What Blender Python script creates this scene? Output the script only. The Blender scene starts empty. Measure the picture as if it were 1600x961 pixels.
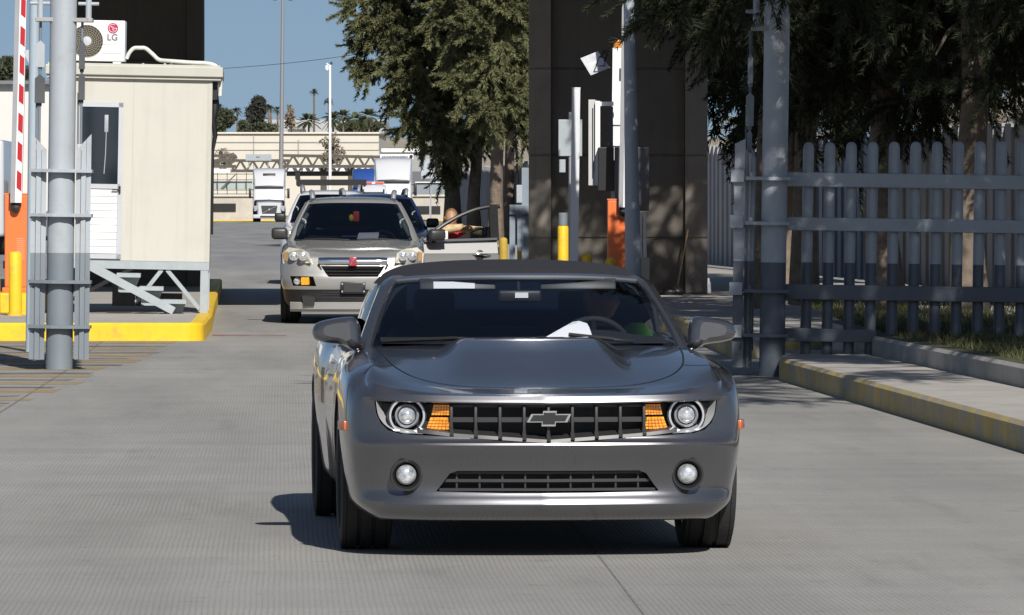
import bpy, bmesh, math, random
import numpy as np
from mathutils import Vector, Matrix
from mathutils.bvhtree import BVHTree

SC = bpy.context.scene
COL = SC.collection
F, CH, HY = 8889.0, 1.658, 312.0          # focal length in photo pixels, camera height, horizon row
R = math.radians

def W(px, py, d):
    return ((px-800)*d/F, d, CH-(py-HY)*d/F)
def gd(py, z=0.0):
    return F*(CH-z)/(py-HY)

# ------------------------------------------------------------------ materials
def M(name, col, rough=.6, metal=0., var=0., vs=4., bump=0., bs=60., coat=0., spec=.5, emit=0., streak=0., dirt=None, dirt_amt=.0, dirt_s=2., dirt_thr=.52):
    m = bpy.data.materials.new(name); m.use_nodes = True
    nt = m.node_tree; b = nt.nodes['Principled BSDF']
    b.inputs['Base Color'].default_value = (*col, 1)
    b.inputs['Roughness'].default_value = rough
    b.inputs['Metallic'].default_value = metal
    b.inputs['Coat Weight'].default_value = coat
    b.inputs['Coat Roughness'].default_value = .04
    b.inputs['Specular IOR Level'].default_value = spec
    if emit:
        b.inputs['Emission Color'].default_value = (*col, 1); b.inputs['Emission Strength'].default_value = emit
    L = nt.links.new
    if var or bump or streak or dirt:
        tc = nt.nodes.new('ShaderNodeTexCoord')
    cur = None
    if var:
        n = nt.nodes.new('ShaderNodeTexNoise'); n.inputs['Scale'].default_value = vs; n.inputs['Detail'].default_value = 6
        n.inputs['Roughness'].default_value = .65
        L(tc.outputs['Object'], n.inputs['Vector'])
        mr = nt.nodes.new('ShaderNodeMapRange'); mr.inputs[1].default_value = .3; mr.inputs[2].default_value = .7
        mr.inputs[3].default_value = 1-var; mr.inputs[4].default_value = 1+var
        L(n.outputs['Fac'], mr.inputs[0])
        mx = nt.nodes.new('ShaderNodeVectorMath'); mx.operation = 'SCALE'
        mx.inputs[0].default_value = col; L(mr.outputs[0], mx.inputs['Scale'])
        cur = mx.outputs[0]
    def layer(cur, vec_scale, thr, amt, dcol):
        mp = nt.nodes.new('ShaderNodeMapping'); mp.inputs['Scale'].default_value = vec_scale
        L(tc.outputs['Object'], mp.inputs['Vector'])
        n = nt.nodes.new('ShaderNodeTexNoise'); n.inputs['Scale'].default_value = 1; n.inputs['Detail'].default_value = 7
        n.inputs['Roughness'].default_value = .7
        L(mp.outputs[0], n.inputs['Vector'])
        mr = nt.nodes.new('ShaderNodeMapRange'); mr.inputs[1].default_value = thr; mr.inputs[2].default_value = thr+.18
        mr.inputs[3].default_value = 0; mr.inputs[4].default_value = amt
        L(n.outputs['Fac'], mr.inputs[0])
        mix = nt.nodes.new('ShaderNodeMix'); mix.data_type = 'RGBA'
        L(mr.outputs[0], mix.inputs['Factor'])
        if cur is None: mix.inputs['A'].default_value = (*col, 1)
        else: L(cur, mix.inputs['A'])
        mix.inputs['B'].default_value = (*dcol, 1)
        return mix.outputs['Result']
    if streak:
        cur = layer(cur, (9, 9, .5), .5, streak, tuple(c*.55 for c in col))
    if dirt:
        cur = layer(cur, (dirt_s,)*3, dirt_thr, dirt_amt, dirt)
    if cur is not None: L(cur, b.inputs['Base Color'])
    if bump:
        n = nt.nodes.new('ShaderNodeTexNoise'); n.inputs['Scale'].default_value = bs; n.inputs['Detail'].default_value = 5
        L(tc.outputs['Object'], n.inputs['Vector'])
        bp = nt.nodes.new('ShaderNodeBump'); bp.inputs['Strength'].default_value = bump; bp.inputs['Distance'].default_value = .01
        L(n.outputs['Fac'], bp.inputs['Height']); L(bp.outputs[0], b.inputs['Normal'])
    return m

def glass(name, tint, refl=.06, rough=.0):
    m = bpy.data.materials.new(name); m.use_nodes = True
    nt = m.node_tree; nt.nodes.clear(); L = nt.links.new
    o = nt.nodes.new('ShaderNodeOutputMaterial'); mx = nt.nodes.new('ShaderNodeMixShader')
    t = nt.nodes.new('ShaderNodeBsdfTransparent'); t.inputs[0].default_value = (*tint, 1)
    g = nt.nodes.new('ShaderNodeBsdfGlossy'); g.inputs['Roughness'].default_value = rough
    fr = nt.nodes.new('ShaderNodeFresnel'); fr.inputs['IOR'].default_value = 1.5
    ad = nt.nodes.new('ShaderNodeMath'); ad.operation = 'ADD'; ad.inputs[1].default_value = refl; ad.use_clamp = True
    L(fr.outputs[0], ad.inputs[0]); L(ad.outputs[0], mx.inputs[0]); L(t.outputs[0], mx.inputs[1]); L(g.outputs[0], mx.inputs[2])
    L(mx.outputs[0], o.inputs[0])
    return m

# ------------------------------------------------------------------ mesh builder
_bb = {}
def bevbox(sx, sy, sz, b, seg=2):
    key = (round(sx,4), round(sy,4), round(sz,4), b, seg)
    if key not in _bb:
        bm = bmesh.new(); bmesh.ops.create_cube(bm, size=1)
        for v in bm.verts: v.co = Vector((v.co.x*sx, v.co.y*sy, v.co.z*sz))
        bmesh.ops.bevel(bm, geom=bm.edges[:], offset=min(b, .49*min(sx,sy,sz)), segments=seg, affect='EDGES', profile=.5)
        bm.verts.index_update()
        _bb[key] = ([v.co.copy() for v in bm.verts], [[v.index for v in f.verts] for f in bm.faces]); bm.free()
    return _bb[key]

class MB:
    def __init__(s): s.v = []; s.f = []; s.m = []
    def add(s, vs, fs, mi=0):
        o = len(s.v); s.v.extend([tuple(p) for p in vs]); s.f.extend([[o+i for i in f] for f in fs]); s.m.extend([mi]*len(fs)); return s
    def box(s, x0, x1, y0, y1, z0, z1, mi=0, bev=0, rot=None, seg=2):
        c = Vector(((x0+x1)/2, (y0+y1)/2, (z0+z1)/2)); sx, sy, sz = abs(x1-x0), abs(y1-y0), abs(z1-z0)
        if bev: vs, fs = bevbox(sx, sy, sz, bev, seg)
        else:
            vs = [Vector((a*sx/2, b*sy/2, d*sz/2)) for a in (-1,1) for b in (-1,1) for d in (-1,1)]
            fs = [[0,1,3,2],[4,6,7,5],[0,4,5,1],[2,3,7,6],[0,2,6,4],[1,5,7,3]]
        if rot is not None: vs = [rot @ v for v in vs]
        return s.add([c+v for v in vs], fs, mi)
    def bar(s, p0, p1, w, t, mi=0, bev=0, up=(0,0,1)):
        """box from p0 to p1, w wide (sideways), t thick (along up)"""
        p0, p1 = Vector(p0), Vector(p1); d = p1-p0; L = d.length; d.normalize()
        u = Vector(up); sd = d.cross(u)
        if sd.length < 1e-4: sd = d.cross(Vector((0,1,0)))
        sd.normalize(); u = sd.cross(d)
        rot = Matrix((sd, d, u)).transposed()
        c = (p0+p1)/2
        return s.box(c.x-w/2, c.x+w/2, c.y-L/2, c.y+L/2, c.z-t/2, c.z+t/2, mi, bev, rot)
    def tube(s, p0, p1, r0, r1=None, n=14, mi=0, cap=True):
        r1 = r0 if r1 is None else r1
        return s.sweep([p0, p1], [r0, r1], n, mi, cap)
    def sweep(s, pts, r, n=8, mi=0, cap=True):
        P = [Vector(p) for p in pts]; k = len(P)
        rr = r if hasattr(r, '__len__') else [r]*k
        vs = []; ref = None
        for i in range(k):
            d = (P[min(i+1,k-1)]-P[max(i-1,0)]).normalized()
            if ref is None:
                ref = d.cross(Vector((0,0,1)))
                if ref.length < .05: ref = d.cross(Vector((0,1,0)))
            ref = (ref - d*ref.dot(d)).normalized(); b = d.cross(ref)
            for j in range(n):
                a = 2*math.pi*j/n
                vs.append(P[i]+(ref*math.cos(a)+b*math.sin(a))*rr[i])
        fs = [[i*n+j, i*n+(j+1)%n, (i+1)*n+(j+1)%n, (i+1)*n+j] for i in range(k-1) for j in range(n)]
        if cap: fs += [list(range(n))[::-1], [(k-1)*n+j for j in range(n)]]
        return s.add(vs, fs, mi)
    def lathe(s, prof, o, axis=(0,0,1), n=24, mi=0, cap=True, a0=0, a1=None):
        ax = Vector(axis).normalized(); o = Vector(o)
        u = ax.cross(Vector((0,0,1)))
        if u.length < .05: u = Vector((1,0,0))
        u.normalize(); w = ax.cross(u); k = len(prof)
        vs = [o+ax*t+(u*math.cos(2*math.pi*j/n)+w*math.sin(2*math.pi*j/n))*r for r, t in prof for j in range(n)]
        fs = [[i*n+j, i*n+(j+1)%n, (i+1)*n+(j+1)%n, (i+1)*n+j] for i in range(k-1) for j in range(n)]
        if cap: fs += [list(range(n))[::-1], [(k-1)*n+j for j in range(n)]]
        return s.add(vs, fs, mi)
    def prism(s, poly, vec, mi=0):
        P = [Vector(p) for p in poly]; v = Vector(vec); n = len(P)
        fs = [list(range(n))[::-1], [n+i for i in range(n)]] + [[i, (i+1)%n, n+(i+1)%n, n+i] for i in range(n)]
        return s.add(P+[p+v for p in P], fs, mi)
    def grid(s, P, mi=0, keep=None, flip=False):
        P = np.asarray(P); a, b = P.shape[:2]
        vs = [tuple(map(float, p)) for p in P.reshape(-1, 3)]
        fs = []
        for i in range(a-1):
            for j in range(b-1):
                if keep is None or keep(i, j):
                    q = [i*b+j, (i+1)*b+j, (i+1)*b+j+1, i*b+j+1]
                    fs.append(q[::-1] if flip else q)
        return s.add(vs, fs, mi)
    def sphere(s, c, r, n=14, mi=0, sq=(1,1,1)):
        c = Vector(c); vs = []; fs = []; m = n//2
        for i in range(m+1):
            th = math.pi*i/m
            for j in range(n):
                a = 2*math.pi*j/n
                vs.append(c+Vector((r*sq[0]*math.sin(th)*math.cos(a), r*sq[1]*math.sin(th)*math.sin(a), r*sq[2]*math.cos(th))))
        fs = [[i*n+j, (i+1)*n+j, (i+1)*n+(j+1)%n, i*n+(j+1)%n] for i in range(m) for j in range(n)]
        return s.add(vs, fs, mi)
    def mesh(s, name, mats, smooth=35, weld=0):
        me = bpy.data.meshes.new(name); me.from_pydata(s.v, [], s.f)
        for m in (mats if isinstance(mats, (list, tuple)) else [mats]): me.materials.append(m)
        me.polygons.foreach_set('material_index', s.m)
        bm = bmesh.new(); bm.from_mesh(me)
        if weld: bmesh.ops.remove_doubles(bm, verts=bm.verts, dist=weld)
        bmesh.ops.recalc_face_normals(bm, faces=bm.faces)
        bm.to_mesh(me); bm.free()
        if smooth: me.shade_smooth(); me.set_sharp_from_angle(angle=R(smooth))
        me.update(); return me
    def build(s, name, mats, parent=None, smooth=35, weld=0):
        return link(name, s.mesh(name, mats, smooth, weld), parent)

def link(name, me, parent=None):
    o = bpy.data.objects.new(name, me); COL.objects.link(o)
    if parent: o.parent = parent
    return o
def tag(o, label=None, cat=None, group=None, kind=None):
    if label: o['label'] = label
    if cat: o['category'] = cat
    if group: o['group'] = group
    if kind: o['kind'] = kind
    return o
def thing(name, label, cat, loc=(0,0,0), rz=0., group=None, rot=None):
    o = bpy.data.objects.new(name, None); COL.objects.link(o)
    o.empty_display_size = .2; o.location = loc
    o.rotation_euler = rot if rot else (0, 0, rz)
    return tag(o, label, cat, group)
def copy_tree(o, parent=None):
    c = o.copy(); COL.objects.link(c)
    if parent: c.parent = parent
    for ch in list(o.children): copy_tree(ch, c)
    return c

def text_mesh(txt, size, mat, depth=.002, bold=False):
    cu = bpy.data.curves.new('txt', 'FONT'); cu.body = txt; cu.size = size; cu.align_x = 'CENTER'; cu.align_y = 'CENTER'
    cu.extrude = depth
    if bold: cu.offset = size*.02
    ob = bpy.data.objects.new('txt', cu); COL.objects.link(ob)
    dg = bpy.context.evaluated_depsgraph_get(); dg.update()
    me = bpy.data.meshes.new_from_object(ob.evaluated_get(dg))
    bpy.data.objects.remove(ob); me.materials.clear(); me.materials.append(mat)
    return me
def apply_mods(ob, name):
    dg = bpy.context.evaluated_depsgraph_get(); dg.update()
    me = bpy.data.meshes.new_from_object(ob.evaluated_get(dg), preserve_all_data_layers=True, depsgraph=dg)
    me.name = name; bpy.data.objects.remove(ob); return me

def pchip(P, n):
    """smooth, non-overshooting resample along axis 0; n steps per segment"""
    P = np.asarray(P, float); k = len(P)
    dl = P[1:]-P[:-1]; m = np.zeros_like(P)
    a, b = dl[:-1], dl[1:]
    with np.errstate(divide='ignore', invalid='ignore'):
        h = np.where(a*b > 0, 2*a*b/(a+b), 0)
    m[1:-1] = np.nan_to_num(h); m[0] = dl[0]; m[-1] = dl[-1]
    out = []
    for i in range(k-1):
        for t in np.arange(n)/n:
            t2, t3 = t*t, t*t*t
            out.append((2*t3-3*t2+1)*P[i]+(t3-2*t2+t)*m[i]+(-2*t3+3*t2)*P[i+1]+(t3-t2)*m[i+1])
    out.append(P[-1]); return np.array(out)

def car_shell(cols, corner, zc, top_extra, mats, cut, cutmats, nu=8, nv=4):
    """closed lofted body: columns from the front centre round the corner to the tail, rows bottom to shoulder; cut by a boolean"""
    D = pchip(np.array(cols), nu)                        # along the outline
    D = np.swapaxes(pchip(np.swapaxes(D, 0, 1), nv), 0, 1)
    kc = corner*nu; K, Rn = D.shape[:2]
    Lf = D*np.array([-1, 1, 1])
    ring = np.concatenate([Lf[::-1], D[1:]])
    mb = MB(); mb.grid(ring)
    T = D[:, -1]
    rows = []
    xc = T[kc, 0]
    f = T[:kc+1, 0]/xc
    for k in range(kc, K):
        if k == kc: half = T[:kc+1].copy()
        else:
            half = np.zeros((kc+1, 3))
            dec = math.exp(-3.0*(T[k,1]-T[kc,1]))
            half[:, 0] = f*T[k, 0]
            half[:, 1] = T[k, 1]+(T[:kc+1, 1]-T[kc, 1])*dec
            for i in range(kc+1):
                y = half[i, 1]; z0 = zc(y)
                if y < .12: z0 = min(z0, 9)
                w = f[i]**5
                half[i, 2] = z0+(T[k, 2]-z0)*w + top_extra(half[i, 0], y)
            half[-1] = T[k]
        full = np.concatenate([(half*np.array([-1,1,1]))[::-1], half[1:]])
        rows.append(full)
    mb.grid(np.array(rows))
    # tail and underside
    tail = [tuple(p) for p in Lf[-1]] + [tuple(p) for p in rows[-1][1:-1]] + [tuple(p) for p in D[-1][::-1]]
    mb.add(tail, [list(range(len(tail)))])
    bot = [tuple(p) for p in ring[:, 0]]
    mb.add(bot, [list(range(len(bot)))])
    me = mb.mesh('shell', mats, 0, weld=.0008)
    ob = link('shell', me)
    cu = link('cut', cut.mesh('cut', cutmats, 0))
    md = ob.modifiers.new('b', 'BOOLEAN'); md.operation = 'DIFFERENCE'; md.solver = 'EXACT'; md.object = cu
    md.material_mode = 'TRANSFER'
    out = apply_mods(ob, 'body')
    bpy.data.objects.remove(cu)
    out.shade_smooth(); out.set_sharp_from_angle(angle=R(32))
    return out

def bvh_of(me):
    bm = bmesh.new(); bm.from_mesh(me); t = BVHTree.FromBMesh(bm); bm.free(); return t
def ribbon(bvh, pts, w, axis, up, off=.0015, n=8):
    """thin strip laid on a surface: pts in car space, dropped along axis"""
    P = pchip(pts, n); ax = Vector(axis); Q = []
    for p in P:
        h = bvh.ray_cast(Vector(p)-ax*.6, ax, 3)
        if h[0] is not None: Q.append((h[0], h[1] if h[1].dot(ax) < 0 else -h[1]))
    vs = []; fs = []
    for i, (p, nn) in enumerate(Q):
        d = (Q[min(i+1, len(Q)-1)][0]-Q[max(i-1, 0)][0]).normalized(); sd = d.cross(nn).normalized()
        vs += [p+nn*off-sd*w/2, p+nn*off+sd*w/2]
    fs = [[2*i, 2*i+1, 2*i+3, 2*i+2] for i in range(len(Q)-1)]
    return vs, fs

def wheel(parent, x, y, r, w, tyre_m, rim_m, side, hub_m=None, spokes=5):
    """tyre, with a spoked rim as its own part"""
    rr = r*.70
    prof = [(rr*.97, -w/2*.8), (rr*1.04, -w/2*.96), (r*.90, -w/2), (r*.965, -w/2*.93), (r, -w/2*.78)]
    g = w*.035
    for gx in (-.42, -.14, .14, .42):
        c = gx*w
        prof += [(r, c-g*1.2), (r-.010, c-g), (r-.010, c+g), (r, c+g*1.2)]
    prof += [(r, w/2*.78), (r*.965, w/2*.93), (r*.90, w/2), (rr*1.04, w/2*.96), (rr*.97, w/2*.8)]
    mb = MB(); mb.lathe(prof, (x, y, r), (1,0,0), 48, cap=False)
    t = mb.build('wheel', tyre_m, parent, 30)
    rb = MB(); s = side
    rb.lathe([(rr*.99, -w*.42), (rr*.93, -w*.3), (rr*.93, w*.3), (rr*.99, w*.42), (rr*1.0, w*.44), (rr*.9, w*.40), (rr*.9, -w*.40), (rr*.99, -w*.42)], (x, y, r), (1,0,0), 40, cap=False)
    for i in range(spokes):
        for o in (-.12, .12):
            a = 2*math.pi*i/spokes+o+.3
            c, sn = math.cos(a), math.sin(a)
            rb.bar((x+s*w*.30, y+c*.05, r+sn*.05), (x+s*w*.36, y+c*rr*.93, r+sn*rr*.93), .03, .03, bev=.006, up=(1,0,0))
    rb.lathe([(.001, 0), (.07, 0), (.075, -.03)], (x+s*w*.38, y, r), (s,0,0), 20)
    rb.lathe([(rr*.9, 0), (.02, 0)], (x+s*w*.05, y, r), (s,0,0), 24, mi=1)
    rb.build('rim', [rim_m, hub_m or tyre_m], t, 30)
    return t

def skin_body(joints, bones, name, root='pelvis', sub=2):
    names = list(joints); idx = {n: i for i, n in enumerate(names)}
    me = bpy.data.meshes.new(name)
    me.from_pydata([joints[n][0] for n in names], [(idx[a], idx[b]) for a, b in bones], [])
    ob = link('skin', me); md = ob.modifiers.new('s', 'SKIN'); md.use_smooth_shade = True
    for i, n in enumerate(names):
        r = joints[n][1]; r = (r, r) if not hasattr(r, '__len__') else r
        me.skin_vertices[0].data[i].radius = r
        me.skin_vertices[0].data[i].use_root = (n == root)
    sm = ob.modifiers.new('u', 'SUBSURF'); sm.levels = sub; sm.render_levels = sub
    out = apply_mods(ob, name); out.shade_smooth(); return out
# ------------------------------------------------------------------ materials used
PAINT = M('grey_metallic_paint', (.145,.146,.158), .25, .8, coat=1., var=.05, vs=60, dirt=(.15,.14,.125), dirt_amt=.30, dirt_s=5)
BLK = M('black_plastic', (.012,.012,.013), .45, var=.15, vs=20)
DGREY = M('dark_grey_plastic', (.035,.035,.037), .42, .1)
CABIN = M('dark_cabin_trim', (.012,.013,.016), .8, var=.2, vs=8)
SOFT = M('black_canvas', (.014,.014,.018), .85, var=.12, vs=30, bump=.25, bs=400)
CHROME = M('chrome', (.75,.76,.78), .12, 1.)
SATIN = M('satin_silver', (.5,.51,.53), .3, .9)
TYRE = M('tyre_rubber', (.022,.022,.023), .8, var=.25, vs=25, bump=.2, bs=90)
RIM = M('alloy_rim', (.25,.25,.26), .3, .9)
LENS = M('headlamp_lens', (.62,.64,.66), .12, .7, coat=1, var=.75, vs=38, emit=.12)  # weak glow stands in for reflections in the lamp glass
HALO = M('halo_ring', (.6,.62,.66), .2, .6)
AMBER = M('amber_lens', (.88,.34,.02), .2, var=.5, vs=70, coat=1, emit=.12)  # weak glow stands in for sunlight on the amber lens
MARK = M('orange_marker', (.55,.13,.03), .25, coat=.6)
WSCREEN = glass('tinted_windscreen', (.84,.87,.91), .06)
RGLASS = glass('rear_glass', (.80,.82,.84), .03)
SGLASS = glass('side_glass', (.35,.38,.42), .05)
DGLASS = glass('dark_glass', (.12,.13,.15), .06)
WHITE = M('white_paint', (.78,.78,.77), .45, var=.04, vs=3, coat=.3)
PAPER = M('white_paper', (.85,.85,.87), .7)
SKIN = M('skin', (.42,.23,.15), .55, var=.1, vs=20)
HAIR = M('dark_hair', (.02,.015,.012), .6)
LIME = M('hi_vis_lime', (.38,.85,.10), .7, emit=0)
REFL = M('reflective_tape', (.5,.52,.52), .35, .3)
NAVY = M('dark_shirt', (.015,.017,.025), .9)
RED = M('red_cloth', (.50,.025,.035), .8, var=.2, vs=12)
CAMO = M('tan_patterned_sleeve', (.58,.42,.23), .85, dirt=(.16,.10,.05), dirt_amt=.8, dirt_s=22, var=.3, vs=14)

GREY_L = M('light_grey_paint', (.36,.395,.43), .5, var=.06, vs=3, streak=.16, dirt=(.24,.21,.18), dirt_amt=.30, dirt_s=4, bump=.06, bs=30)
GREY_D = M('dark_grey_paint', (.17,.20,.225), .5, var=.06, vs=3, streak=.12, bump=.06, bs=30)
RUST = M('rusty_grey_paint', (.33,.34,.34), .6, dirt=(.25,.12,.05), dirt_amt=.75, dirt_s=14, var=.1)
YELLOW = M('yellow_paint', (.78,.50,.015), .55, var=.07, vs=3, dirt=(.30,.22,.10), dirt_amt=.55, dirt_s=4, bump=.15, bs=25, streak=.2)
YELLOW_SHADED = M('shaded_yellow_paint', (.42,.28,.03), .7, var=.12, vs=4, dirt=(.18,.15,.08), dirt_amt=.5, dirt_s=5)  # yellow darkened in the colour for the bollards standing in shade
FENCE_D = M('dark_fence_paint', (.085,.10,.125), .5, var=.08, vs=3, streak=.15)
CONC_RIB_LIT = M('lit_rib_concrete', (.18,.16,.135), .85, var=.16, vs=1.2, streak=.35, bump=.3, bs=20, dirt=(.13,.115,.10), dirt_amt=.5, dirt_s=1.3)  # same concrete as the web, lightened for dappled light on the ribs
ORANGE = M('orange_paint', (.80,.17,.04), .45, var=.04, vs=4, coat=.2, streak=.15)
BOOMRED = M('red_stripe', (.42,.012,.02), .4)
CREAM = M('cream_panel', (.51,.50,.445), .5, var=.06, vs=1.5, streak=.16, dirt=(.40,.38,.32), dirt_amt=.3, dirt_s=1.5)
CREAM_D = M('cream_trim', (.46,.455,.40), .5, var=.06, vs=3)
FRAMEG = M('grey_steel_frame', (.34,.38,.40), .5, var=.08, vs=5, streak=.15)
ALU = M('aluminium', (.62,.64,.67), .35, .5, var=.04, vs=4)
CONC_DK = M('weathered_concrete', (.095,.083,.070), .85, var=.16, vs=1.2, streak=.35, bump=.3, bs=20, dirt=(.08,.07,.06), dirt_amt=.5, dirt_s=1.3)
CONC = M('pale_concrete', (.37,.35,.32), .9, var=.10, vs=2., streak=.15, bump=.3, bs=25, dirt=(.2,.19,.17), dirt_amt=.5, dirt_s=2.2)
WALLC = M('ribbed_wall_concrete', (.33,.33,.345), .9, var=.12, vs=1.5, streak=.45, bump=.3, bs=12)
BEIGE = M('beige_wall', (.58,.54,.46), .9, var=.05, vs=.3, streak=.12)
STONE = M('pale_stone_wall', (.46,.43,.38), .9, var=.12, vs=1., streak=.2)
STEEL_B = M('weathered_steel', (.085,.075,.06), .6, .2, var=.2, vs=3)
STEEL = M('galvanised_steel', (.33,.34,.36), .5, .5, var=.1, vs=3)
SIGNB = M('sign_back', (.36,.40,.42), .5, .3, var=.06, vs=5)
BARK = M('bark', (.16,.125,.095), .95, var=.35, vs=6, streak=.5, bump=.9, bs=18)
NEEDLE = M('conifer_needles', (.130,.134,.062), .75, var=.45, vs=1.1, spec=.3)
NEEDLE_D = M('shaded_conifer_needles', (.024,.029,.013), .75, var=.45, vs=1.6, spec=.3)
LEAF_FAR = M('distant_leaves', (.055,.065,.035), .85, var=.4, vs=.5)
PALM = M('palm_fronds', (.07,.085,.035), .8, var=.35, vs=.8)
DRY = M('dry_twigs', (.20,.16,.12), .9, var=.2, vs=2)
GRASS = M('lawn_grass', (.055,.060,.018), .9, var=.4, vs=3, dirt=(.12,.10,.05), dirt_amt=.6, dirt_s=2)
SUVP = M('champagne_metallic_paint', (.36,.357,.35), .42, .5, coat=1.)
BEZEL = M('sunlit_bezel', (.50,.51,.53), .35, .25, coat=1)  # body-coloured bezel, lightened in the colour as if facing the sun
WHITEP = M('white_car_paint', (.52,.53,.55), .3, coat=1.)
BLUEP = M('dark_blue_car_paint', (.012,.022,.075), .25, .3, coat=1.)
BLUET = M('blue_truck_paint', (.02,.06,.24), .35, coat=.6)
GALV_SILVER = M('silver_lower_trim', (.45,.45,.44), .4, .5)
EMB = M('red_emblem', (.42,.02,.04), .25, coat=1)

def ground_mat():
    m = bpy.data.materials.new('tined_concrete'); m.use_nodes = True
    nt = m.node_tree; b = nt.nodes['Principled BSDF']; L = nt.links.new; N = nt.nodes.new
    tc = N('ShaderNodeTexCoord')
    def noise(sc, det, vec=None, rough=.6):
        n = N('ShaderNodeTexNoise'); n.inputs['Scale'].default_value = sc; n.inputs['Detail'].default_value = det; n.inputs['Roughness'].default_value = rough
        L(vec if vec else tc.outputs['Object'], n.inputs['Vector']); return n.outputs['Fac']
    def mr(src, a, b_, c, d):
        n = N('ShaderNodeMapRange'); n.inputs[1].default_value = a; n.inputs[2].default_value = b_; n.inputs[3].default_value = c; n.inputs[4].default_value = d
        L(src, n.inputs[0]); return n.outputs[0]
    def mul(a, c):
        n = N('ShaderNodeMath'); n.operation = 'MULTIPLY'; L(a, n.inputs[0])
        if isinstance(c, float): n.inputs[1].default_value = c
        else: L(c, n.inputs[1])
        return n.outputs[0]
    # grooves follow the road
    mp = N('ShaderNodeMapping'); mp.inputs['Rotation'].default_value = (0, 0, -R(2.32)); L(tc.outputs['Object'], mp.inputs['Vector'])
    wob = N('ShaderNodeMapping'); wob.inputs['Scale'].default_value = (1, .35, 1); L(mp.outputs[0], wob.inputs['Vector'])
    wn = N('ShaderNodeTexNoise'); wn.inputs['Scale'].default_value = 2.2; wn.inputs['Detail'].default_value = 3; L(wob.outputs[0], wn.inputs['Vector'])
    ws = N('ShaderNodeVectorMath'); ws.operation = 'SCALE'; L(wn.outputs['Color'], ws.inputs[0]); ws.inputs['Scale'].default_value = .02
    wa = N('ShaderNodeVectorMath'); wa.operation = 'ADD'; L(mp.outputs[0], wa.inputs[0]); L(ws.outputs[0], wa.inputs[1])
    wv = N('ShaderNodeTexWave'); wv.wave_type = 'BANDS'; wv.bands_direction = 'X'; wv.inputs['Scale'].default_value = 2*math.pi/20/.0245
    wv.inputs['Distortion'].default_value = 0; L(wa.outputs[0], wv.inputs['Vector'])
    groove = mr(wv.outputs['Fac'], .0, .55, 0, 1)
    gfade = mr(noise(.6, 3), .35, .65, .35, 1.)
    # colour: broad patches, transverse tyre / slab banding, speckle
    lng = N('ShaderNodeMapping'); lng.inputs['Scale'].default_value = (.5, .06, 1); L(mp.outputs[0], lng.inputs['Vector'])
    tr = N('ShaderNodeMapping'); tr.inputs['Scale'].default_value = (.35, 1.3, 1); L(mp.outputs[0], tr.inputs['Vector'])
    c1 = mr(noise(1.2, 6, lng.outputs[0]), .3, .7, .80, 1.16)
    c2 = mr(noise(1.0, 6, tr.outputs[0]), .3, .7, .93, 1.07)
    c3 = mr(noise(45, 4), .3, .7, .90, 1.10)
    c4 = mr(noise(5, 6), .60, .74, 1., .78)
    st = N('ShaderNodeMapping'); st.inputs['Scale'].default_value = (1.6, .22, 1); L(mp.outputs[0], st.inputs['Vector'])
    c5 = mr(noise(1., 8, st.outputs[0], .7), .56, .74, 1., .80)
    v = mul(mul(mul(mul(c1, c2), c3), c4), c5)
    gc = N('ShaderNodeMath'); gc.operation = 'MULTIPLY_ADD'; L(mul(groove, gfade), gc.inputs[0]); gc.inputs[1].default_value = .15; gc.inputs[2].default_value = .89
    v = mul(v, gc.outputs[0])
    # tyre-darkened lane bands
    sx = N('ShaderNodeSeparateXYZ'); L(mp.outputs[0], sx.inputs[0])
    sv = N('ShaderNodeVectorMath'); sv.operation = 'SCALE'; sv.inputs[0].default_value = (.300, .292, .276); L(v, sv.inputs['Scale'])
    # far yard is darker, older paving beyond the lanes
    far = mr(sx.outputs['Y'], 118., 150., 0., 1.)
    mx = N('ShaderNodeMix'); mx.data_type = 'RGBA'; L(far, mx.inputs['Factor']); L(sv.outputs[0], mx.inputs['A'])
    sv2 = N('ShaderNodeVectorMath'); sv2.operation = 'SCALE'; sv2.inputs[0].default_value = (.235, .235, .235); L(c1, sv2.inputs['Scale'])
    L(sv2.outputs[0], mx.inputs['B']); L(mx.outputs['Result'], b.inputs['Base Color'])
    b.inputs['Roughness'].default_value = .85; b.inputs['Specular IOR Level'].default_value = .3
    hs = N('ShaderNodeMath'); hs.operation = 'MULTIPLY_ADD'; L(noise(120, 3), hs.inputs[0]); hs.inputs[1].default_value = .35; L(mul(groove, gfade), hs.inputs[2])
    bp = N('ShaderNodeBump'); bp.inputs['Strength'].default_value = .38; bp.inputs['Distance'].default_value = .004
    L(hs.outputs[0], bp.inputs['Height']); L(bp.outputs[0], b.inputs['Normal'])
    return m
GROUND = ground_mat()

def worn_paint(name, col, thr=.5):
    """old road paint worn through in patches"""
    m = bpy.data.materials.new(name); m.use_nodes = True
    nt = m.node_tree; b = nt.nodes['Principled BSDF']; L = nt.links.new; N = nt.nodes.new
    b.inputs['Base Color'].default_value = (*col, 1); b.inputs['Roughness'].default_value = .8
    tc = N('ShaderNodeTexCoord'); mp = N('ShaderNodeMapping'); mp.inputs['Scale'].default_value = (1.2, 2.2, 1); L(tc.outputs['Object'], mp.inputs[0])
    n = N('ShaderNodeTexNoise'); n.inputs['Scale'].default_value = 1.3; n.inputs['Detail'].default_value = 9; n.inputs['Roughness'].default_value = .72
    L(mp.outputs[0], n.inputs['Vector'])
    r = N('ShaderNodeMapRange'); r.inputs[1].default_value = thr-.12; r.inputs[2].default_value = thr+.14; r.inputs[3].default_value = 0; r.inputs[4].default_value = .8
    L(n.outputs['Fac'], r.inputs[0]); L(r.outputs[0], b.inputs['Alpha'])
    return m
HATCH_Y = worn_paint('worn_yellow_paint', (.46,.31,.10), .50)
HATCH_K = worn_paint('worn_black_paint', (.09,.09,.10), .50)
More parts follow.
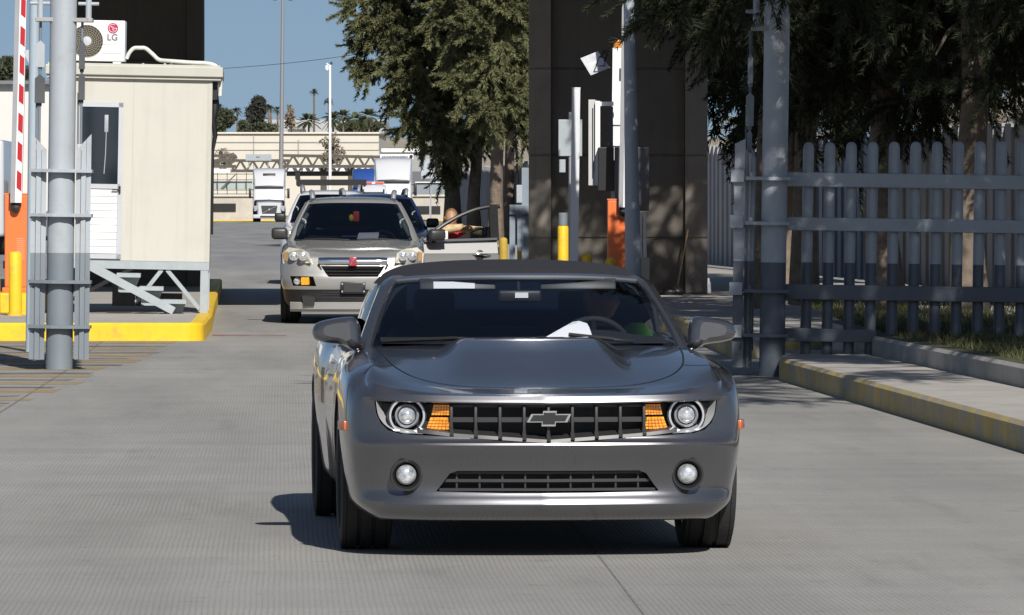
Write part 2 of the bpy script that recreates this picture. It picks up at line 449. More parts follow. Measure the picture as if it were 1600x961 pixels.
KERBY = M('worn_yellow_kerb', (.46,.345,.12), .9, var=.15, vs=3, bump=.35, bs=22, dirt=(.30,.285,.25), dirt_amt=.92, dirt_s=3.2, dirt_thr=.43, streak=.35)
# ------------------------------------------------------------------ grey convertible in front
AMBER_D = M('amber_lens_ribs', (.40,.11,.01), .3, coat=1)
def make_convertible():
    root = thing('convertible_car', 'grey metallic convertible with black soft top driving towards the viewer in front', 'car', (.172, 26.15, 0), R(3.9))
    # plan of the nose and (dy, z) of the front rows
    FR = [(.30,.165),(.14,.172),(.040,.252),(.066,.318),(.045,.42),(.0,.528),(.026,.56),(.040,.712),(.028,.722),(.040,.751)]
    def front(x, y, taper, dz=0., k=1.):
        return [(x*t, y+dy*k, z+(dz if i >= 7 else 0)) for i, ((dy, z), t) in enumerate(zip(FR, taper))]
    T0 = [1]*10
    cols = [
        front(0,0,T0), front(.3,.020,T0,.002), front(.55,.052,T0,.006), front(.70,.102,[.94,.96,.99]+[1]*7,.012),
        front(.815,.185,[.90,.94,.985,.99]+[1]*5+[.985],.022,.9),
        [(.74,.47,.165),(.795,.40,.178),(.865,.335,.255),(.872,.345,.318),(.890,.335,.42),(.903,.325,.53),(.903,.325,.60),(.893,.33,.71),(.876,.345,.765),(.835,.37,.812)],
        [(.76,.56,.165),(.815,.54,.18),(.895,.52,.258),(.905,.52,.32),(.922,.52,.42),(.935,.52,.54),(.936,.52,.60),(.930,.52,.71),(.905,.52,.82),(.805,.52,.874)],
        [(.78,.95,.19),(.84,.95,.20),(.925,.95,.27),(.938,.95,.33),(.945,.95,.43),(.950,.95,.54),(.950,.95,.60),(.944,.95,.72),(.912,.95,.855),(.795,.95,.918)],
        [(.78,1.4,.19),(.85,1.4,.20),(.915,1.4,.27),(.925,1.4,.33),(.935,1.4,.43),(.940,1.4,.54),(.940,1.4,.60),(.932,1.4,.72),(.90,1.4,.875),(.775,1.4,.94)],
        [(.78,2.0,.19),(.86,2.0,.20),(.90,2.0,.27),(.91,2.0,.33),(.92,2.0,.43),(.93,2.0,.54),(.93,2.0,.60),(.925,2.0,.70),(.89,2.0,.88),(.76,2.0,.950)],
        [(.78,2.8,.19),(.86,2.8,.20),(.90,2.8,.27),(.91,2.8,.33),(.92,2.8,.43),(.93,2.8,.54),(.932,2.8,.60),(.93,2.8,.72),(.89,2.8,.90),(.765,2.8,.965)],
        [(.78,3.3,.19),(.85,3.3,.20),(.92,3.3,.27),(.93,3.3,.33),(.94,3.3,.43),(.95,3.3,.54),(.957,3.3,.62),(.955,3.3,.76),(.91,3.3,.93),(.78,3.3,.985)],
        [(.78,3.8,.20),(.84,3.8,.22),(.93,3.8,.30),(.94,3.8,.36),(.95,3.8,.45),(.962,3.8,.55),(.965,3.8,.64),(.958,3.8,.78),(.915,3.8,.94),(.785,3.8,.99)],
        [(.74,4.5,.26),(.80,4.5,.28),(.89,4.5,.36),(.90,4.5,.40),(.915,4.5,.48),(.93,4.5,.57),(.93,4.5,.66),(.92,4.5,.79),(.88,4.5,.93),(.76,4.5,.975)],
        [(.66,4.80,.30),(.72,4.81,.31),(.80,4.82,.38),(.81,4.83,.42),(.82,4.84,.50),(.83,4.84,.58),(.83,4.83,.66),(.82,4.82,.79),(.79,4.80,.90),(.70,4.78,.94)],
    ]
    zy = np.array([(0,.750),(.04,.7505),(.12,.760),(.35,.782),(.7,.848),(1.0,.898),(1.3,.938),(1.45,.95),(2,.955),(3,.97),(3.8,.985),(4.8,.955)])
    zc = lambda y: float(np.interp(y, zy[:,0], zy[:,1]))
    ss = lambda t: (lambda u: u*u*(3-2*u))(min(1, max(0, t)))
    def bulge(x, y):
        if y > 1.44: return 0.
        return .055*ss((y-.38)/.95)*(1-ss((abs(x)-.30-.06*(1-min(1,y/1.4)))/.15))*(1-ss((y-1.37)/.06))
    cut = MB()
    g = [(0,.536),(.2,.546),(.43,.566),(.58,.572),(.68,.578),(.735,.594),(.768,.625),(.788,.67),(.797,.728),(.55,.722),(.3,.716),(0,.712)]
    poly = g+[(-x, z) for x, z in g[1:-1]][::-1]
    cut.prism([(x, -.4, z) for x, z in poly], (0,.66,0), 0)
    lo = [(.516,.312),(.49,.345),(.455,.395),(.42,.408),(.2,.408),(-.2,.408),(-.42,.408),(-.455,.395),(-.49,.345),(-.516,.312),(-.2,.305),(.2,.305)]
    cut.prism([(x, -.4, z) for x, z in lo], (0,.66,0), 0)
    for s in (-1,1):
        cut.lathe([(.074,0),(.070,.64)], (s*.652,-.4,.388), (0,1,0), 28)
        for y, rad in ((.95,.385),(3.80,.39)):
            cut.lathe([(rad,0),(rad,.6)], (s*.62,y,.355), (s,0,0), 40)
    cut.box(-.68,.68,1.62,3.45,.42,1.3,1)
    me = car_shell(cols, 5, zc, bulge, [PAINT], cut, [BLK, CABIN], nu=9, nv=4)
    body = link('body', me, root)
    bv = bvh_of(me)
    # seams
    for s in (-1,1):
        sm = MB()
        pts = [(s*.735,1.36,.9),(s*.715,1.0,.9),(s*.685,.72,.85),(s*.60,.50,.8),(s*.42,.385,.8),(s*.2,.345,.8),(0,.325,.8)]
        sm.add(*ribbon(bv, pts, .009, (0,0,-1), None))
        pts = [(s*.685,.72,.85),(s*.75,.60,.85),(s*.80,.52,.85),(s*.835,.46,.85)]
        sm.add(*ribbon(bv, pts, .006, (0,0,-1), None))
        pts = [(s*.9,.46,.80),(s*.9,.42,.72),(s*.9,.40,.63)]
        sm.add(*ribbon(bv, pts, .006, (-s,0,0), None))
        for yy in (1.56, 2.85):
            dm = MB(); dm.add(*ribbon(bv, [(s*.9,yy,.86),(s*.9,yy,.6),(s*.9,yy,.3)], .008, (-s,0,0), None)); dm.build('door_seam', BLK, body, 0)
        sm.build('panel_seam', BLK, body, 0)
    for s in (-1,1):
        vt = MB()                                      # louvres behind... on the rear haunch
        for k in range(3):
            vt.add(*ribbon(bv, [(s*.9,2.98+.05*k,.80-.0*k),(s*.9,2.95+.05*k,.62)], .018, (-s,0,0), None))
        vt.build('side_louvre', BLK, body, 0)
    for s in (-1,1):                                      # side marker lamps
        h = bv.ray_cast(Vector((s*1.5,.45,.605)), Vector((-s,0,0)))[0]
        b = MB(); b.box(-.012,.012,-.055,.055,-.022,.022,bev=.006, rot=Matrix.Rotation(-s*.25,3,'Z')); b.v = [tuple(Vector(v)+h+Vector((s*.003,0,0))) for v in b.v]
        b.build('marker_lamp', MARK, root)
    # grille
    gp = lambda x: float(np.interp(abs(x), [0,.3,.55,.70,.815], [0,.020,.052,.102,.185]))
    gr = MB()
    xs = [0]+[s*.1115*k for k in range(1,5) for s in (-1,1)]
    for x in xs:
        zb = float(np.interp(abs(x), [0,.43,.6],[.545,.570,.58]))
        gr.box(x-.007,x+.007,gp(x)+.055,gp(x)+.12,zb,.71,bev=.003)
        gr.prism([(x-.009,gp(x)+.02,zb),(x-.009,gp(x)+.12,zb),(x-.009,gp(x)+.085,zb+.05)],(.018,0,0))
    xx = np.linspace(-.46,.46,25)
    for z0, hh, dd in ((.643,.022,.075),(.706,.012,.085)):
        sec = [(dd,-hh/2),(dd,hh/2),(dd+.05,hh/2),(dd+.05,-hh/2),(dd,-hh/2)]
        gr.grid([[(x,gp(x)+a,z0+c) for a,c in sec] for x in xx])
    xx = np.linspace(-.60,.60,31)
    zf = lambda x: float(np.interp(abs(x), [0,.43,.6],[.540,.569,.588]))
    gr.grid([[(x,gp(x)+a,zf(x)+c) for a,c in ((.03,-.004),(.035,.012),(.13,.030),(.13,-.01))] for x in xx])
    gr.build('grille', DGREY, root, 30)
    eb = [(-101,-18),(-81,20),(-28,20),(-26,34),(36,34),(34,20),(102,20),(84,-18),(32,-18),(30,-36),(-34,-36),(-32,-18)]
    em = MB(); em.prism([(x/1020*1.03, .028, .651+z/1020*1.03) for x,z in eb], (0,.02,0))
    e = em.build('emblem', CHROME, root, 0)
    em = MB(); em.prism([(x/1020*.90, .024, .651+z/1020*.80) for x,z in eb], (0,.02,0)); em.build('emblem_face', BLK, e, 0)
    # lower intake grille
    lg = MB(); xx = np.linspace(-.5,.5,25)
    for z0,hh in ((.362,.014),(.398,.010),(.320,.012)):
        w = .5 if z0 < .35 else (.475 if z0 < .38 else .44)
        lg.grid([[(x*w/.5,gp(x)+a,z0+c) for a,c in ((.075,-hh/2),(.075,hh/2),(.12,hh/2),(.12,-hh/2),(.075,-hh/2))] for x in xx])
    for k in range(-4,5): lg.box(k*.105-.005,k*.105+.005,gp(k*.105)+.085,gp(k*.105)+.12,.31,.405,bev=.002)
    lg.build('lower_grille', DGREY, root, 30)
    for s in (-1,1):
        # headlight
        y0 = gp(.64)+.06
        hb = MB(); hx, hz = s*.648, .660
        hb.prism([(s*.475,y0+.05,.600),(s*.725,y0+.085,.618),(s*.765,y0+.10,.715),(s*.475,y0+.05,.712)], (0,.03,0))
        hb.lathe([(.092,.03),(.090,-.030),(.082,-.030),(.074,.0),(.066,.02)], (hx,y0+.04,hz), (0,1,0), 36, cap=False)
        hl = hb.build('headlight', BLK, root, 30)
        r = MB(); r.lathe([(.083,-.026),(.083,-.037),(.074,-.037),(.072,-.022)], (hx,y0+.04,hz), (0,1,0), 40, cap=False)
        r.lathe([(.056,.0),(.056,-.02),(.049,-.028),(.043,-.012)], (hx,y0+.04,hz), (0,1,0), 32, cap=False)
        r.build('halo_ring', HALO, hl, 40)
        l = MB(); l.lathe([(.040,.0),(.038,-.018),(.029,-.030),(.014,-.037),(.001,-.038)], (hx,y0+.03,hz), (0,1,0), 32)
        l.build('lens', LENS, hl, 60)
        c = MB()
        path = [(.790,y0+.075,.726),(.782,y0+.062,.672),(.762,y0+.045,.632),(.730,y0+.02,.604),(.68,y0-.005,.586),(.58,y0-.035,.578)]
        c.grid([[(s*x,y-.022,z),(s*(x-.026),y+.030,z+.012)] for x,y,z in pchip(np.array(path),4)])
        c.build('bezel', BEZEL, hl, 60)
        for z0, z1, xa, xb, xc, xd in ((.664,.711,.535,.455,.455,.525),(.598,.653,.56,.452,.455,.54)):
            t = MB(); t.prism([(s*xa,y0+.0,z0),(s*xb,y0-.025,z0),(s*xc,y0-.025,z1),(s*xd,y0+.0,z1)], (0,.03,0))
            for k in range(1,6):
                u = k/6; a_ = [xa+(xb-xa)*u, xd+(xc-xd)*u]; yk = y0-.027*u-.002
                t.bar((s*a_[0],yk,z0+.003),(s*a_[1],yk,z1-.003),.0016,.003,1)
            for k in range(1,4):
                u = k/4; zz = z0+(z1-z0)*u; t.bar((s*(xa+(xd-xa)*u),y0-.002,zz),(s*xb,y0-.028,zz),.003,.0016,1)
            t.build('turn_signal', [AMBER, AMBER_D], hl, 0)
        # fog lamp
        fb = MB(); fx, fz = s*.652, .388; fy = gp(.65)+.045
        fb.lathe([(.0745,.06),(.0735,-.020),(.066,-.020),(.052,.02),(.048,.05)], (fx,fy,fz), (0,1,0), 36, cap=False)
        fl = fb.build('fog_lamp', BLK, root, 40)
        l = MB(); l.lathe([(.047,.02),(.045,.0),(.034,-.012),(.016,-.018),(.001,-.019)], (fx,fy,fz), (0,1,0), 32); l.build('lens', LENS, fl, 60)
        for y, w in ((.95,.245),(3.80,.275)):
            wheel(root, s*(.812 if y < 1 else .822), y, .355, w, TYRE, RIM, s)
        # door mirror
        mm = MB(); P = []
        for t, yy, sc in ((0,1.56,.55),(.15,1.58,.85),(.5,1.63,1.0),(.85,1.69,.97),(1,1.72,.80)):
            ring = []
            sh = [(.795,.945),(.835,.925),(.885,.950),(.97,.962),(1.024,.978),(1.038,1.015),(1.022,1.052),(.93,1.080),(.845,1.088),(.806,1.05)]
            cx, cz = .92, 1.028
            for x, z in sh: ring.append((s*(cx+(x-cx)*sc), yy+.05*(x-.9), cz+(z-cz)*sc))
            P.append(ring+[ring[0]])
        P = pchip(np.swapaxes(pchip(np.swapaxes(np.array(P),0,1),3),0,1),3)
        mm.grid(P); k = P.shape[1]
        mm.add(P[0][:-1],[list(range(k-1))]); mm.add(P[-1][:-1],[list(range(k-1))])
        mm.bar((s*.88,1.63,.975),(s*.79,1.66,.925),.07,.045,bev=.01)
        mm.build('door_mirror', PAINT, root, 40)
        # windscreen pillar
        pl = MB()
        A = [(.795,1.60,.925),(.745,1.80,1.045),(.690,2.02,1.165),(.645,2.17,1.245),(.600,2.20,1.272)]
        P = pchip(np.array(A),5)
        pl.grid([[(s*(x+a),y+b,z+c) for a,b,c in ((-.045,-.012,.004),(-.012,-.022,.012),(.022,.015,.006),(.030,.06,-.012),(-.03,.05,-.012),(-.045,-.012,.004))] for x,y,z in P])
        pl.build('windscreen_pillar', PAINT, root, 35)
    # windscreen
    us = np.linspace(-1,1,21); vs = np.linspace(0,1,9)
    WP = []
    for v in vs:
        row = []
        for u in us:
            b = np.array((.765*u, 1.42+.19*u*u, .955-.012*u*u)); t = np.array((.612*u, 2.07+.11*u*u, 1.277-.022*abs(u)**3))
            p = b+(t-b)*v; p[2] += .022*math.sin(math.pi*v); row.append(tuple(p))
        WP.append(row)
    w = MB(); w.grid(WP); w.build('windscreen', WSCREEN, root, 80)
    hd = MB(); top = np.array(WP[-1])
    hd.grid([[(x,y-.012,z-.014),(x,y-.010,z+.006),(x,y+.02,z+.016),(x,y+.07,z+.014),(x,y+.07,z-.03),(x,y-.012,z-.014)] for x,y,z in top])
    hd.build('windscreen_header', M('sunlit_header_paint',(.25,.25,.26),.22,.8,coat=1), root, 35)  # paler than the body so the header edge seems to catch the sun
    # soft top
    st = [(2.125,1.290,.605),(2.17,1.312,.62),(2.35,1.338,.645),(2.65,1.356,.66),(3.0,1.352,.665),(3.35,1.312,.65),(3.6,1.25,.64),(3.85,1.11,.63),(4.12,.93,.62)]
    cs = [(0,0),(.3,-.003),(.6,-.014),(.80,-.032),(.92,-.062),(1.0,-.105),(1.06,-.165),(1.11,-.235),(1.14,-.30)]
    rows = []
    for y, z, w_ in st:
        h = []
        for k,(a,b) in enumerate(cs):
            f = min(1,(z-.96)/.30)
            h.append((a*w_, y+.10*max(0,a-.6)*(1 if y<2.3 else 0), max(.945, z+b*f)))
        rows.append([(-x,y2,z2) for x,y2,z2 in h[::-1]]+h[1:])
    P = pchip(np.swapaxes(pchip(np.swapaxes(np.array(rows),0,1),3),0,1),4)
    nr, nc = P.shape[:2]; mid = nc//2
    def side_win(i,j): c = P[i:i+2,j:j+2].mean((0,1)); return 2.30 < c[1] < 3.12 and abs(j+.5-mid) > 16
    def rear_win(i,j): c = P[i:i+2,j:j+2].mean((0,1)); return 3.38 < c[1] < 4.0 and abs(c[0]) < .47
    s_ = MB(); s_.grid(P, keep=lambda i,j: not side_win(i,j) and not rear_win(i,j)); s_.build('soft_top', SOFT, root, 60)
    s_ = MB(); s_.grid(P, keep=side_win); s_.build('side_window', DGLASS, root, 60)
    s_ = MB(); s_.grid(P, keep=rear_win); s_.build('rear_window', RGLASS, root, 60)
    # cabin
    da = MB(); prof = [(1.44,.958),(1.60,.972),(1.75,.985),(1.86,.975),(1.93,.93),(1.96,.80),(1.95,.5)]
    da.grid([[(x*.70, y+.14*x*x*(1 if y<1.7 else 0), z+(.035*math.exp(-((x*.7-.37)/.17)**2) if 1.7<y<1.95 else 0)) for y,z in prof] for x in np.linspace(-1,1,25)])
    da.build('dashboard', CABIN, root, 50)
    sw = MB(); c = Vector((.37,2.10,.90)); rot = Matrix.Rotation(R(-65),3,'X')
    pts = [c+rot@Vector((.185*math.cos(a),.185*math.sin(a),0)) for a in np.linspace(0,2*math.pi,33)]
    sw.sweep(pts,.016,8,cap=False)
    for a in (0,math.pi,-math.pi/2): sw.tube(c, c+rot@Vector((.18*math.cos(a),.18*math.sin(a),0)),.016)
    sw.sphere(c,.06,12,sq=(1,.6,1)); sw.build('steering_wheel', CABIN, root, 50)
    for s in (-1,1):
        se = MB()
        se.box(s*.37-.25,s*.37+.25,2.25,2.80,.38,.55,bev=.08,seg=3)
        se.box(s*.37-.24,s*.37+.24,2.78,2.92,.45,1.02,bev=.06,seg=3, rot=Matrix.Rotation(R(-12),3,'X'))
        se_o = se.build('seat', CABIN, root, 60)
        h = MB(); h.box(s*.37-.105,s*.37+.105,2.90,3.0,1.03,1.205,bev=.045,seg=3); h.tube((s*.37-.05,2.95,.95),(s*.37-.05,2.95,1.06),.008); h.tube((s*.37+.05,2.95,.95),(s*.37+.05,2.95,1.06),.008)
        h.build('headrest', CABIN, se_o, 60)
        v = MB(); v.box(s*.30-.19,s*.30+.19,2.10,2.125,1.205,1.268,bev=.008, rot=Matrix.Rotation(R(-25),3,'X')); vo = v.build('sun_visor', BLK, root, 40)
        if s < 0:
            l = MB(); l.box(-.42,-.215,2.092,2.097,1.215,1.252, rot=Matrix.Rotation(R(-25),3,'X')); lo_ = l.build('warning_label', PAPER, vo, 0)
    b = MB(); b.box(-.60,.60,3.28,3.42,.6,1.0,bev=.05); b.build('rear_seat', CABIN, root, 50)
    rm = MB(); rm.box(-.105,.115,2.02,2.05,1.148,1.212,bev=.02,seg=3); rm.tube((0,2.05,1.2),(0,2.1,1.27),.012); rmo = rm.build('rear_view_mirror', BLK, root, 50)
    l = MB(); l.box(-.02,.045,2.012,2.017,1.172,1.198); l.build('mirror_sticker', PAPER, rmo, 0)
    for pts in (([(-.20,1.425,.985),(-.34,1.43,.985),(-.42,1.46,.972),(-.70,1.56,.968)]), ([(.52,1.50,.968),(.42,1.46,.978),(.34,1.44,.988),(.20,1.42,1.002)])):
        wp = MB(); wp.sweep(pts, .009, 6)
        a, c2 = Vector(pts[0]), Vector(pts[1])
        wp.bar(a, c2, .02, .012, bev=.004)
        wp.bar(Vector(pts[1])+Vector((0,-.012,.006)), Vector(pts[-1])+Vector((0,-.012,.006)), .010, .012)
        wp.build('wiper', BLK, root, 40)
    return root
CAR = make_convertible()
def carpt(x, y, z):
    a = R(3.9); return Vector((.172+x*math.cos(a)-y*math.sin(a), 26.15+x*math.sin(a)+y*math.cos(a), z))

# white papers on the dashboard
def paper_heap():
    o = thing('paper', 'white folded papers lying against the windscreen on the dark dashboard', 'paper', carpt(.22,1.62,.985), R(3.9))
    a = MB(); a.grid([[(-.125,-.03,.0),(.0,-.02,.0),(.115,.0,-.005)],[(-.02,.03,.055),(.035,.03,.066),(.10,.04,.048)],[(.02,.06,.075),(.05,.06,.08),(.09,.06,.068)]]); 
    a.build('folded_sheet', PAPER, o, 20)
    a = MB(); a.grid([[(-.10,-.09,-.012),(.02,-.09,-.014),(.10,-.06,-.014)],[(-.11,-.03,-.006),(.0,-.03,-.006),(.11,-.01,-.008)]]); a.build('loose_sheet', PAPER, o, 20)
paper_heap()

def head_mesh(mb, c, r, fx=0., mi=0):
    """head with brow, nose, chin and ears, facing -y then turned by fx about z"""
    rot = Matrix.Rotation(fx, 3, 'Z'); c = Vector(c)
    h = MB(); n = 20; m = 14; 
    for i in range(m+1):
        th = math.pi*i/m
        for j in range(n):
            a = 2*math.pi*j/n
            x, y, z = math.sin(th)*math.cos(a), math.sin(th)*math.sin(a), math.cos(th)
            x *= .78*(1 if z > -.2 else 1+.28*(z+.2)); y *= .95; z *= 1.12
            fr = max(0, -y-.55)
            if abs(x) < .22 and -.30 < z < .22 and y < 0: y -= .26*math.exp(-((x/.13)**2))*max(0,(.22-z)/.52)
            if abs(abs(x)-.32) < .18 and .02 < z < .28 and y < 0: y += .06
            if z < -.75 and y < 0: y -= .10
            h.v.append(tuple(c+rot@(Vector((x,y,z))*r)))
    h.f = [[i*n+j,(i+1)*n+j,(i+1)*n+(j+1)%n,i*n+(j+1)%n] for i in range(m) for j in range(n)]
    mb.add(h.v, h.f, mi)
    for s in (-1,1): mb.sphere(c+rot@(Vector((s*.80,.08,.0))*r), r*.22, 8, mi, (.4,.7,1.1))

def hand(mb, wrist, d, up, L=.18, curl=.5, mi=0):
    """palm, four unequal bent fingers and a thumb"""
    d = Vector(d).normalized(); up = Vector(up); sd = d.cross(up).normalized(); up = sd.cross(d).normalized()
    w = Vector(wrist)
    mb.bar(w-d*.01, w+d*L*.5, L*.44, L*.16, mi, bev=L*.06, up=up)
    for k, (o, ln) in enumerate(((-.16,.40),(-.055,.47),(.055,.44),(.15,.34))):
        p = w+d*L*.46+sd*o*L; q = p+(d*math.cos(curl*.5)-up*math.sin(curl*.5))*L*ln*.5; t = q+(d*math.cos(curl*1.5)-up*math.sin(curl*1.5))*L*ln*.5
        mb.sweep([p,q,t],[L*.052,L*.047,L*.036],7,mi)
    p = w+d*L*.12-sd*L*.18; mb.sweep([p,p+(d*.6-sd*.6)*L*.22,p+(d*.9-sd*.5-up*.3)*L*.38],[L*.06,L*.055,L*.04],7,mi)

def driver():
    o = thing('person', 'driver in sunglasses and lime safety vest behind the convertible windscreen, face turned aside', 'person', carpt(.40,2.78,.55), R(3.9))
    J = {'pelvis':((0,.0,.02),.15),'waist':((0,-.02,.18),.14),'chest':((.02,-.05,.36),.165),'neck0':((.04,-.09,.47),.075),'neck':((.05,-.11,.52),.058),
         'sl':((-.17,-.07,.40),.075),'el':((-.27,-.30,.22),.052),'wl':((-.12,-.56,.33),.035),
         'sr':((.21,-.07,.40),.075),'er':((.27,-.30,.24),.052),'wr':((.14,-.56,.34),.035),
         'hl':((-.11,-.05,.0),.10),'kl':((-.12,-.48,.06),.075),'hr':((.11,-.05,.0),.10),'kr':((.13,-.48,.06),.075)}
    B = [('pelvis','waist'),('waist','chest'),('chest','neck0'),('neck0','neck'),('chest','sl'),('sl','el'),('el','wl'),('chest','sr'),('sr','er'),('er','wr'),('pelvis','hl'),('hl','kl'),('pelvis','hr'),('hr','kr')]
    me = skin_body(J, B, 'driver_body'); me.materials.append(SKIN)
    mb = MB(); mb.add([v.co[:] for v in me.vertices], [list(p.vertices) for p in me.polygons])
    head_mesh(mb, (.06,-.14,.615), .105, R(48))
    hand(mb, (-.12,-.56,.33), (.2,-1,.35), (0,.3,1)); hand(mb, (.14,-.56,.34), (-.2,-1,.35), (0,.3,1))
    mb.build('body', SKIN, o, 60)
    sh = MB(); me2 = skin_body({k:(p,(r*1.12 if not hasattr(r,'__len__') else r)) for k,(p,r) in J.items() if k not in ('neck','wl','wr','kl','kr','hl','hr')},
        [b for b in B if not set(b) & {'neck','wl','wr','kl','kr','hl','hr'}], 'shirt')
    me2.materials.append(NAVY); link('shirt', me2, o)
    v = MB()
    for s in (-1,1):
        cx = .02+s*.135
        P = []
        for t in np.linspace(0,1,8):
            z = .45-.36*t; P.append([(cx-.075, -.225+.06*(1-t)**2+.03*abs(s), z),(cx, -.262+.07*(1-t)**3, z),(cx+.075, -.235+.07*(1-t)**2, z)])
        v.grid(P)
    v.sweep([(.23,-.10,.405),(.26,-.22,.33),(.285,-.31,.262)],[.098,.085,.074],10)
    v.build('safety_vest', LIME, o, 60)
    for s in (-1,1):
        tp = MB(); tp.box(.02+s*.135-.08,.02+s*.135+.08,-.275,-.262,.36,.41)
        tp.build('reflective_band', REFL, o, 0)
    rot = Matrix.Rotation(R(48),3,'Z'); c = Vector((.06,-.14,.615))
    g = MB()
    for s in (-1,1): g.sphere(c+rot@Vector((s*.036,-.095,.018)), .03, 10, 0, (1,.5,.8))
    g.tube(c+rot@Vector((-.08,-.07,.022)), c+rot@Vector((.08,-.07,.022)), .006); g.build('sunglasses', BLK, o, 60)
    h = MB(); h.sphere(c+Vector((.012,.022,.035)), .108, 16, 0, (.84,.95,1.0)); h.build('hair', HAIR, o, 60)
driver()
# ------------------------------------------------------------------ ground
mb = MB()
mb.grid([[(x, y, 0) for y in (-400, 0, 60, 200, 1000, 4000)] for x in (-2500,-200,0,200,2500)])
g = mb.build('ground', GROUND, None, 0); tag(g, kind='structure')
# ------------------------------------------------------------------ islands, pavement, lawn, markings
def slab(name, poly, z0, z1, mats, bev=.03, band=0):
    """raised slab: poly in plan, kerb faces material 1, top material 0"""
    n = len(poly); mb = MB(); P = [Vector((x, y, 0)) for x, y in poly]
    ar = sum(P[i].x*P[(i+1)%n].y-P[(i+1)%n].x*P[i].y for i in range(n))
    if ar < 0: P = P[::-1]
    def inset(d):
        out = []
        for i in range(n):
            a, b, c = P[i-1], P[i], P[(i+1)%n]
            n1 = Vector((-(b-a).y, (b-a).x, 0)).normalized(); n2 = Vector((-(c-b).y, (c-b).x, 0)).normalized()
            m = (n1+n2); m = m/max(.35, m.dot(n1)) if m.length > 1e-6 else n1
            out.append(b+m*d)
        return out
    A, B, Cc = P, inset(bev), inset(bev+.14)
    lay = [[p+Vector((0,0,z0)) for p in A], [p+Vector((0,0,z1-bev)) for p in A], [p+Vector((0,0,z1)) for p in B], [p+Vector((0,0,z1)) for p in Cc]]
    vs = [p for l in lay for p in l]
    fs = [[l*n+i, l*n+(i+1)%n, (l+1)*n+(i+1)%n, (l+1)*n+i] for l in range(3) for i in range(n)]
    mb.add(vs, fs, 1)
    mb.m[2*n:3*n] = [band]*n
    mb.add(lay[3], [list(range(n))], 0)
    return tag(mb.build(name, mats, None, 40), kind='structure')
def arc(cx, cy, r, a0, a1, n=6):
    return [(cx+r*math.cos(R(a0+(a1-a0)*i/n)), cy+r*math.sin(R(a0+(a1-a0)*i/n))) for i in range(n+1)]
slab('gate_island', [(-14,66.7)]+arc(-3.90,66.98,.28,-90,0)+[(-3.80,72),(-4.28,82),(-5.3,104),(-14,104)], 0, .212, [CONC, YELLOW], band=1)
slab('pavement', [(2.46,52.4),(2.95,44.2),(3.36,37.3),(4.6,16),(5.6,16),(4.9,30),(3.97,44.),(3.40,53.2),(3.36,55.2),(2.62,55.2)], 0, .20, [CONC, KERBY])
slab('barrier_island', [(2.32,59.2),(2.05,71),(.1,72.5),(-.15,110),(-.25,167),(-1.3,215),(-.6,206),(4.3,124),(7.4,87),(8.3,77),(8.4,62.2),(3.4,60.8)], 0, .20, [CONC, KERBY])
slab('lawn', [(3.40,53.35),(3.97,44.15),(4.9,30),(12,30),(12,74),(3.3,60.4)], 0, .375, [M('lawn_soil',(.05,.05,.025),.95,var=.4,vs=2,bump=.5,bs=15), CONC])
def grass():
    rng = np.random.default_rng(4); n = 36000
    y = rng.uniform(34, 72, n); x0 = np.interp(y, [34,44,53.3,60.4,74], [4.8,4.15,3.6,3.5,3.6]); x = x0+rng.uniform(0,1,n)**1.3*(5.5)
    cl = np.sin(x*3.1)*np.cos(y*2.3)+rng.normal(0,.5,n); ok = cl > -.9; x, y = x[ok], y[ok]; n = len(x)
    a = rng.uniform(0,2*np.pi,n); h = rng.uniform(.03,.085,n); w = .006
    V = np.zeros((n,3,3)); V[:,0] = np.c_[x-np.cos(a)*w, y-np.sin(a)*w, np.full(n,.373)]; V[:,1] = np.c_[x+np.cos(a)*w, y+np.sin(a)*w, np.full(n,.373)]
    V[:,2] = np.c_[x+rng.normal(0,.03,n), y+rng.normal(0,.03,n), .373+h]
    return tri_mesh('grass', V, GRASS)
def tri_mesh(name, V, mat):
    n = len(V); me = bpy.data.meshes.new(name); me.vertices.add(n*3); me.vertices.foreach_set('co', V.reshape(-1).astype(np.float32))
    me.loops.add(n*3); me.loops.foreach_set('vertex_index', np.arange(n*3, dtype=np.int32))
    me.polygons.add(n); me.polygons.foreach_set('loop_start', np.arange(0, n*3, 3, dtype=np.int32))
    me.materials.append(mat); me.update(calc_edges=True); return me
tag(link('grass', grass()), kind='stuff')
